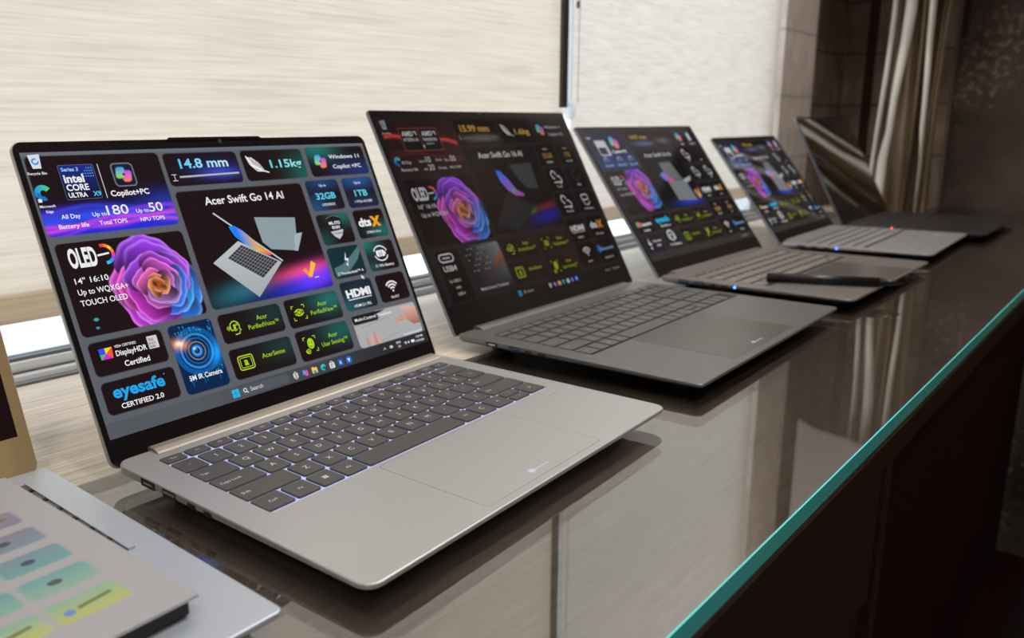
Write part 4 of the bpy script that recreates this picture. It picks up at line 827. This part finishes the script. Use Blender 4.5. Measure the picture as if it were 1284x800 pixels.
# ------------------------------------------------------------------ laptops
KC = {}
def key_mesh(wd, dp, km, lm, legend, th=.0014, sizes=None):
    k = (round(wd, 5), round(dp, 5), km, legend)
    if k in KC: return KC[k]
    mb = MB(); h = th
    mb.loft([[(x, y, 0) for x, y in rrect(-wd/2, -dp/2, wd/2, dp/2, .0013, 2)], [(x, y, h-.0002) for x, y in rrect(-wd/2, -dp/2, wd/2, dp/2, .0013, 2)],
             [(x, y, h) for x, y in rrect(-wd/2+.0003, -dp/2+.0003, wd/2-.0003, dp/2-.0003, .0011, 2)]], 0)
    if legend == 'win':
        for a in (-.0017, .0001):
            for b in (-.0017, .0001): mb.add([(a, b, h+.00003), (a+.0015, b, h+.00003), (a+.0015, b+.0015, h+.00003), (a, b+.0015, h+.00003)], [(0, 1, 2, 3)], 1)
    elif legend:
        v, f = glyphs(legend, .0)
        sz = .0058 if len(legend) == 1 else .0034
        if dp < .011: sz = .0030
        if len(v):
            cx = (v[:, 0].min()+v[:, 0].max())/2; cy_ = (v[:, 1].min()+v[:, 1].max())/2
            ox = 0 if len(legend) < 3 or wd < .024 else -wd*.5+.003+(v[:, 0].max()-v[:, 0].min())*sz/2
            mb.add([((a-cx)*sz+ox, (b-cy_)*sz, h+.00003) for a, b in v], f, 1)
    if legend == '':
        pass
    o = mb.build('key', [M_[km], M_[lm]] if any(mb.m) else M_[km]); me = o.data; bpy.data.objects.remove(o)
    KC[k] = me; return me
GAPK = .0022
def rows_main(u0, unit, top, pitch, frow, total, legends=True):
    # (u, v, width, depth, legend) for a laptop keyboard without number block, measured in metres
    out = []
    def row(v, d, ws, ls, u=u0):
        for w_, l_ in zip(ws, ls):
            if w_ > 0: out.append((u, v, w_-GAPK, d-GAPK, l_ if legends else None))
            u += abs(w_)
        return u
    if frow:
        n, fw_, v0, d0 = frow; row(v0, d0, [fw_]*n, (['Esc']+['F%d' % i for i in range(1, 13)]+['Prt', 'Del', 'O', 'Ins', 'Home'])[:n])
    end = u0+total
    def fill(ws): return ws+[total-sum(ws)]
    row(top, pitch, fill([unit]*13), list('`1234567890-=')+['Back'])
    row(top+pitch, pitch, fill([unit*1.45]+[unit]*12), ['Tab']+list('QWERTYUIOP[]')+['\\'])
    row(top+2*pitch, pitch, fill([unit*1.72]+[unit]*11), ['Caps Lock']+list("ASDFGHJKL;'")+['Enter'])
    row(top+3*pitch, pitch, fill([unit*2.24]+[unit]*10), ['Shift']+list('ZXCVBNM,./')+['Shift'])
    a = unit*1.13; sp = total-(a+unit*3)-unit*2-3*a
    u = row(top+4*pitch, pitch, [a, unit, unit, unit, sp, unit, unit, a], ['Ctrl', 'Fn', 'win', 'Alt', None, 'Alt', 'C', '<'])
    out.append((u, top+4*pitch, a-GAPK, pitch/2-GAPK*.6, '^' if legends else None)); out.append((u, top+4.5*pitch, a-GAPK, pitch/2-GAPK*.8, 'v' if legends else None))
    out.append((u+a, top+4*pitch, a-GAPK, pitch-GAPK, '>' if legends else None))
    return out

def laptop(label, pose, W, D, zr, zf, lean, lid, disp, mats, well, keys, pad, ports, screen=None, sm=None, oy=.0033, hinge=None, bump=False, group=None, feet=True, keyth=.0014, deckmats=None, body=.0095, name='laptop', rcorner=.009, lcorner=.007):
    t = empty(name, (pose[0], pose[1], 0), pose[2], label, 'laptop', group)
    top = lambda y: zf+(zr-zf)*(1+y/D)
    n = 5
    def ring(ins, dz=None, z=None, rc=rcorner):
        return [(x, y, (top(y)-dz) if z is None else z(y)) for x, y in rrect(ins, -D+ins, W-ins, -ins, max(.002, rc-ins*.6), n)]
    hs = lambda y: .0027+.0029*(1+y/D)
    bot = lambda y: max(.0022, top(y)-body-.001*(1+y/D))
    c = MB()
    rings = [ring(.016, z=bot), ring(.003, z=lambda y: max(bot(y)+.0008, top(y)-hs(y)-.0016)), ring(.0003, z=lambda y: top(y)-hs(y)), ring(0, z=lambda y: top(y)-hs(y)+.0006), ring(0, .0009), ring(.0003, .0003), ring(.0009, 0)]
    if well:
        u0, v0, u1, v1 = well
        wr = lambda dz: [(x, y, top(y)-dz) for x, y in rrect(u0, -v1, u1, -v0, .002, n)]
        rings += [wr(0), wr(.0011)]
    c.loft(rings)
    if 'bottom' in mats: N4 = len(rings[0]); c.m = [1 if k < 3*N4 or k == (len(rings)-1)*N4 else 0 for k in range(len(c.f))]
    ch = c.build('base_case', [M_[mats['deck']], M_[mats.get('bottom', mats['deck'])]], t)
    sl = math.atan2(zr-zf, D)
    if well:
        m = MB(); m.add([(x, y, top(y)-.0009) for x, y in rrect(u0+.0001, -v1+.0001, u1-.0001, -v0-.0001, .002, n)], [tuple(range(4*(n+1)))]); m.build('keyboard_tray', M_[mats['tray']], t)
    for (u, v, w_, d_, lg) in keys:
        o = bpy.data.objects.new('key', key_mesh(w_, d_, mats['key'], mats['legend'], lg, keyth)); COL.objects.link(o); o.parent = t
        x, y = u+w_/2, -(v+d_/2); o.location = (x, y, top(y)-.00085); o.rotation_euler = (sl, 0, 0)
    if pad:
        a0, b0, a1, b1 = pad
        m = MB()
        m.loft([[(x, y, top(y)+.00001) for x, y in rrect(a0, -b1, a1, -b0, .004, n)], [(x, y, top(y)+.00004) for x, y in rrect(a0, -b1, a1, -b0, .004, n)]], 1)
        m.loft([[(x, y, top(y)+.00003) for x, y in rrect(a0+.0003, -b1+.0003, a1-.0003, -b0-.0003, .004, n)], [(x, y, top(y)+.00009) for x, y in rrect(a0+.0004, -b1+.0004, a1-.0004, -b0-.0004, .004, n)]], 0)
        m.build('touchpad', [M_[mats['pad']], M_[mats['groove']]], t)
    for kind, va, vb in ports:
        ym = -(va+vb)/2; h = {'hdmi': .0046, 'usb_a': .0050, 'usb_c': .0027, 'jack': .003}[kind]; zc = top(ym)-.0034
        m = MB(); m.box(-.0002, -vb, zc-h/2, .003, -va, zc+h/2, 0)
        if kind == 'usb_a': m.box(-.0003, -vb+.001, zc-.0002, .002, -va-.001, zc+.0014, 1)
        if kind == 'hdmi': m.box(-.0003, -vb+.003, zc-.0006, .002, -va-.003, zc+.0006, 1)
        m.build('port', [M_['port'], M_['steel' if kind == 'hdmi' else mats.get('usb', 'steel')]], ch)
    for x in (.035, W-.035):
        for y in (-.03, -D+.028):
            m = MB(); m.loft([[(a, b, 0) for a, b in rrect(x-.014, y-.004, x+.014, y+.004, .0035, 3)], [(a, b, bot(y)+.0006) for a, b in rrect(x-.015, y-.005, x+.015, y+.005, .0045, 3)]]); m.build('rubber_foot', M_['rubber'], t)
    if hinge:
        h0, h1, hz = hinge; m = MB(); prof = [(.0026, -.0012), (.0026, hz*.7), (.0012, hz), (-.0050, hz), (-.0085, hz*.45), (-.0100, .0001), (-.0100, -.0012)]
        m.add([(x, y, zr+z) for x in (h0, h1) for y, z in prof], [tuple((i, (i+1) % 7, 7+(i+1) % 7, 7+i)) for i in range(7)]+[tuple(range(6, -1, -1)), tuple(range(7, 14))]); m.build('hinge_cover', M_[mats['hinge']], t)
    # lid: local X along the width, local Z up the lid, -Y towards the user
    l0, l1, lw = lid; x0 = (W-lw)/2; x1 = W-x0; lt = .0042
    def lr(ins, y, rc=lcorner): return [(x, y, z) for x, z in rrect(x0+ins, l0+ins, x1-ins, l1-ins, max(.001, rc-ins), n)]
    m = MB(); m.loft([lr(.0004, -.0003), lr(0, .0003), lr(0, lt-.0012), lr(.0008, lt-.0003), lr(.0022, lt)])
    ld = m.build('lid', M_[mats['lid']], t); ld.location = (0, oy, zr); ld.rotation_euler = (-lean, 0, 0)
    m = MB(); m.loft([lr(.0007, -.0008), lr(.0005, -.00029)])
    if bump:
        b0, b1 = bump; pts = [(b0, l1-.003), (b0+.006, l1+.0009), (b1-.006, l1+.0009), (b1, l1-.003)]
        m.add([(x, y, z) for y in (-.0008, .0035) for x, z in pts], [(0, 1, 2, 3), (7, 6, 5, 4), (0, 4, 5, 1), (1, 5, 6, 2), (2, 6, 7, 3)])
    m.build('bezel', M_[mats['bezel']], ld)
    m = MB(); xc = W/2; zc = l1-.0028; m.loft([[(xc+.0016*math.cos(k*math.pi/8), y, zc+.0016*math.sin(k*math.pi/8)) for k in range(16)] for y in (-.0009, -.00085)]); m.build('webcam', M_['port'], ld)
    dw, dh, db, sc = disp
    if screen:
        o = screen.build('display', sm, ld, 0, 0, 0); o.scale = (sc, 1, sc); o.location = ((W-dw)/2, -.00084, db+dh)
    else:
        m = MB(); m.box((W-dw)/2, -.00086, db, (W+dw)/2, -.0008, db+dh); m.build('display', sm, ld)
    return t, top

def place(parent_pose, u, v, z):
    x, y, r = parent_pose; c, s = math.cos(r), math.sin(r); return (x+u*c+v*s, y+u*s-v*c, z)

# the nearest open laptop, silver
K1 = rows_main(.019, .0186, .0307, .0192, (16, .017, .0180, .0118), .272)
P1 = (.2031, .4571, .0445)
lp1, top1 = laptop('silver laptop with backlit charcoal keys and bright grey tiled screen', P1, .307, .2174, .0166, .0135, .4096, (-.006, .2085, .3096), (.3016, .1885, .0123, 1),
    dict(deck='silver', tray='glow', key='key', legend='legend', pad='silver', groove='outline', lid='silver_lid', bezel='black', hinge='taupe', usb='steel'),
    (.0187, .0176, .2893, .1267), K1, (.0965, .1290, .2200, .2115), [('hdmi', .030, .0447), ('usb_a', .0528, .0659), ('usb_c', .0774, .085), ('usb_c', .0926, .0997)],
    screen_14(), screen_mat('bright_screen_pixels', .93, .12, .35), hinge=(.024, .300, .0022), bump=(.105, .197))
m = MB(); m.loft([[(x, y, top1(y)+z) for x, y in rrect(.148, -.2055, .1535, -.2015, .0012, 2)] for z in (.0001, .00016)]); m.loft([[(x, y, top1(y)+z) for x, y in rrect(.1545, -.2042, .168, -.2035, .0003, 2)] for z in (.0001, .00016)])
m.build('palmrest_mark', M_['logo'], lp1)['label'] = 'bright bluish mark'
m = MB(); m.loft([[(x, y, top1(y)+z) for x, y in rrect(.272, -.1385, .286, -.1378, .0003, 2)] for z in (.0001, .00016)]); m.build('indicator_line', M_['logo_dim'], lp1)

GAPK = .0027
# second, gunmetal 16-inch with number block
K2 = rows_main(.022, .0182, .0415, .0195, (17, .0195, .0300, .0112), .264)
for r in range(5):
    for c in range(4):
        if r == 4 and c == 3: continue
        K2.append((.2895+c*.0161, .0415+r*.0195, .0161-GAPK, .0195-GAPK, (('Num', '/', '*', '-'), ('7', '8', '9', '+'), ('4', '5', '6', '+'), ('1', '2', '3', 'E'), ('0', '.', '=', ''))[r][c]))
P2 = (.5758, .5048, .0224)
K2 = [k for k in K2][:100]
lp2, top2 = laptop('dark gunmetal laptop with number keys and a dim black tiled screen', P2, .362, .2489, .0167, .0135, .4825, (-.003, .2438, .362), (.352, .2200, .0158, 1.0215),
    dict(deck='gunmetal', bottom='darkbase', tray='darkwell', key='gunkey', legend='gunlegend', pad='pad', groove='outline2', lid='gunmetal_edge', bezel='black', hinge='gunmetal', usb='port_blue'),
    (.0205, .0285, .3545, .1395), K2, (.0905, .1420, .2400, .2400), [('hdmi', .0356, .0493), ('usb_a', .0624, .0749), ('usb_c', .0805, .0886), ('usb_c', .0948, .1036)],
    screen_16('A'), screen_mat('dim_screen_pixels', .66, .10, .28), hinge=(.028, .334, .0022), keyth=.00115, lcorner=.003, rcorner=.005)
m = MB(); m.loft([[(x, y, top2(y)+z) for x, y in rrect(.152, -.2335, .158, -.2300, .0012, 2)] for z in (.0001, .00016)]); m.loft([[(x, y, top2(y)+z) for x, y in rrect(.159, -.2330, .1745, -.2320, .0003, 2)] for z in (.0001, .00016)])
m.build('palmrest_mark', M_['logo'], lp2)['label'] = 'bright bluish mark'

GAPK = .0044
# third, warm grey with a very large touchpad and a pen on it
K3 = rows_main(.026, .0204, .0395, .0190, (15, .0200, .0290, .0108), .300, False)
P3 = (.9934, .5056, -.0072)
lp3, top3 = laptop('warm grey laptop with huge touchpad and a black pen lying across it', P3, .3564, .2434, .0157, .0135, .6133, (-.003, .2423, .3564), (.3446, .2154, .0205, 1),
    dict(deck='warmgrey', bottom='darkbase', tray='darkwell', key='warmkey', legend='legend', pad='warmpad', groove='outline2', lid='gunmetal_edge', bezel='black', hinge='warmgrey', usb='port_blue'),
    (.0245, .0275, .3275, .1370), K3, (.093, .1395, .275, .2400), [('usb_a', .0274, .0415), ('usb_a', .050, .0622), ('usb_c', .072, .0781), ('usb_c', .086, .0933)],
    screen_16('B'), screen_mat('mid_screen_pixels', .76, .08, .42), oy=.003, hinge=(.028, .328, .002), keyth=.0011, lcorner=.003)
def led(pose, v, z, mt, parent, name='status_light'):
    m = MB(); m.lathe([(0, -.0014), (.0010, -.0010), (.0014, 0), (.0010, .0010), (0, .0014)], 14); o = m.build(name, M_[mt], parent, True); o.location = (-.0004, -v, z); o['label'] = ('blue' if 'blue' in mt else 'red')+' status light'
led(P3, .1037, .0122, 'led_blue', lp3)

# fourth, cool grey
K4 = rows_main(.023, .0191, .0370, .0183, (15, .0186, .0265, .0106), .279, False)
P4 = (1.4181, .4998, .0275)
lp4, top4 = laptop('pale grey laptop between the one with the pen and the darkest one', P4, .3210, .2282, .0151, .0135, .6414, (-.003, .2215, .3210), (.3140, .1963, .0185, .3140/.3446),
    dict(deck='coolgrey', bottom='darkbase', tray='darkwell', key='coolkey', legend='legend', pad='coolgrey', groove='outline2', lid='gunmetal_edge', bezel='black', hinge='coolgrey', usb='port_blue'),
    (.0215, .0250, .3035, .1300), K4, (.105, .1330, .236, .2160), [('usb_a', .028, .0406), ('usb_c', .0515, .060), ('usb_c', .0692, .0795)],
    screen_16('B'), screen_mat('far_screen_pixels', .80, .05, .8), oy=.002, hinge=(.028, .298, .002), keyth=.0011)
led(P4, .0903, .0122, 'led_blue', lp4)
m = MB(); m.loft([[(x, y, top4(y)+z) for x, y in rrect(.262, -.190, .275, -.183, .002, 2)] for z in (.0001, .00016)]); m.build('palmrest_mark', M_['logo'], lp4)['label'] = 'bright bluish mark'

# fifth, black, screen off
P5 = (1.7460, .4941, .0015)
lp5, top5 = laptop('black laptop with its screen off, farthest along the counter', P5, .3411, .2407, .0151, .0135, .4767, (-.003, .2415, .3411), (.331, .207, .0290, 1),
    dict(deck='darkdeck', tray='darkwell', key='darkkey', legend='legend', pad='darkdeck', groove='outline', lid='gunmetal_edge', bezel='black', hinge='darkdeck', usb='port_blue'),
    (.0225, .0250, .3175, .1300), rows_main(.024, .0200, .0370, .0183, (15, .0195, .0265, .0106), .292, False), (.105, .1330, .236, .2220), [('usb_c', .0515, .060), ('usb_a', .028, .0406)],
    None, mat('unlit_screen_glass', (.006, .005, .005), .05, spec=1, coat=1), oy=.003, hinge=(.028, .312, .002), keyth=.0011)
led(P5, .0869, .0150, 'led_red', lp5)

# nearest of all, cut by the frame: pale silver laptop with champagne bezel
P0 = (-.1375, .4821, .0206)
lp0, top0 = laptop('pale blue-silver laptop with champagne screen bezel at the near left corner', P0, .312, .2325, .0145, .0135, .35, (-.003, .215, .306), (.292, .1825, .0215, 1),
    dict(deck='palesilver', tray='palesilver', key='key', legend='legend', pad='palesilver', groove='outline', lid='silver_lid', bezel='gold', hinge='palesilver', usb='steel'),
    None, [], None, [], None, mat('unlit_brown_screen', (.020, .008, .009), .2), oy=.002, hinge=None, rcorner=.004)
def inv(pose, x, y):
    dx, dy = x-pose[0], y-pose[1]; c, s = math.cos(pose[2]), math.sin(pose[2]); return dx*c+dy*s, -dx*s+dy*c
a = inv(P0, .1546, .470); b = inv(P0, .1584, .353)
m = MB(); q = lambda o: [(a[0]+o, a[1]), (b[0]+o, b[1])]
for o0, o1, z, mi in ((-.0016, .0006, .0002, 0), (.0006, .0040, .0011, 1)):
    A, B = a, b
    m.loft([[(A[0]+o0, A[1], top0(A[1])+z_), (B[0]+o0, B[1], top0(B[1])+z_), (B[0]+o1, B[1], top0(B[1])+z_), (A[0]+o1, A[1], top0(A[1])+z_)] for z_ in (0, z)], mi)
for k in range(6):
    t_ = .1+k*.15; x = a[0]+(b[0]-a[0])*t_-.0004; y = a[1]+(b[1]-a[1])*t_
    m.box(x-.0012, y-.0016, top0(y)+.0001, x+.0012, y+.0016, top0(y)+.0009, 2)
m.build('speaker_grille', [M_['gunmetal'], M_['palesilver'], M_['port']], lp0)

# printed card on a black block over that laptop's keyboard
ca = math.atan2(.0019+.0006, .0572)
cd_ = tag(bpy.data.objects.new('printed_card', None), 'white printed card with teal and yellow-green tiles over the near laptop keyboard', 'card'); COL.objects.link(cd_)
CW, CD_ = .285, .190
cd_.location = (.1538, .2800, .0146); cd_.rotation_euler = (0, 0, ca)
m = MB(); m.box(-CW+.01, .0015, 0, -.004, CD_-.01, .0065, bev=.001); m.build('shadow_block', M_['blackmat'], cd_)  # added block; its black side stands in for the shadow under the card
m = MB(); m.box(-CW, 0, .0066, 0, CD_, .0080, bev=.0008); m.build('card_board', M_['foam'], cd_)
S = Screen(CW*1000, CD_*1000, 1.2, hx('a8a8ae'))
z_ = np.array
cols = [['b3bb68', '8cb09c', '6c9fa5', '7690a0', '857f97', '8f8499'], ['b6bd6c', '84ada2', '689ca4', '6f8ca2', '827c98', '8f8499'], ['adb872', '80aaa0', '6499a2', '6f8ca2', '827c98', '8f8499']]
for ci in range(8):
    for ri in range(6):
        x1 = CW*1000-17-ci*33; x0 = x1-30; y1 = CD_*1000-22-ri*26; y0 = y1-18
        if y0 < 4 or x0 < 2: continue
        ca_, cb_ = z_(hx(cols[ci % 3][ri])), z_(hx(cols[ci % 3][min(5, ri+1)]))
        S.rr(x0, y0, x1, y1, 3, lambda X, Y: ca_*(1-np.clip((y1-Y)/18, 0, 1)[..., None])+cb_*np.clip((y1-Y)/18, 0, 1)[..., None])
        if ri in (1, 2, 3): S.disc(x0+13, (y0+y1)/2, 3.2, hx('48525e'), 1, 2.4)
        else:
            S.disc(x0+6, (y0+y1)/2+2, 2.4, hx('6a8cc8')); S.line([(x0+10, (y0+y1)/2+1), (x0+25, (y0+y1)/2-1)], 2.4, hx('6c7a4a'))
o = S.build('printed_face', M_['card'], cd_, 0, 0, 0); o.rotation_euler = (math.radians(-90), 0, 0); o.location = (-CW, CD_, .00808)

# the pen, lying on the third laptop
A = Vector(place(P3, .050, .124, top3(-.124)+.0062)); B = Vector(place(P3, .114, .268, top3(-.243)+.0062))
pn = empty('stylus_pen', tuple(A), math.atan2((B-A).y, (B-A).x), 'black pen lying diagonally across the warm grey laptop palm rest', 'pen')
L_ = (B-A).length; pit = -math.asin((B-A).z/L_); pn.rotation_euler = (0, pit, math.atan2((B-A).y, (B-A).x))
m = MB(); m.tube((.001, 0, 0), (L_-.028, 0, 0), .0058, n=24); m.tube((0, 0, 0), (.001, 0, 0), .0050, .0058, 24); m.build('barrel', M_['pen'], pn, True)
m = MB(); m.tube((L_-.028, 0, 0), (L_-.002, 0, 0), .0058, .0014, 24); m.tube((L_-.002, 0, 0), (L_, 0, 0), .0012, .0004, 16); m.build('tip', M_['pen'], pn, True)
m = MB(); m.box(.030, -.0012, .0052, .046, .0012, .0063, bev=.0006); m.build('button', M_['blackmat'], pn)
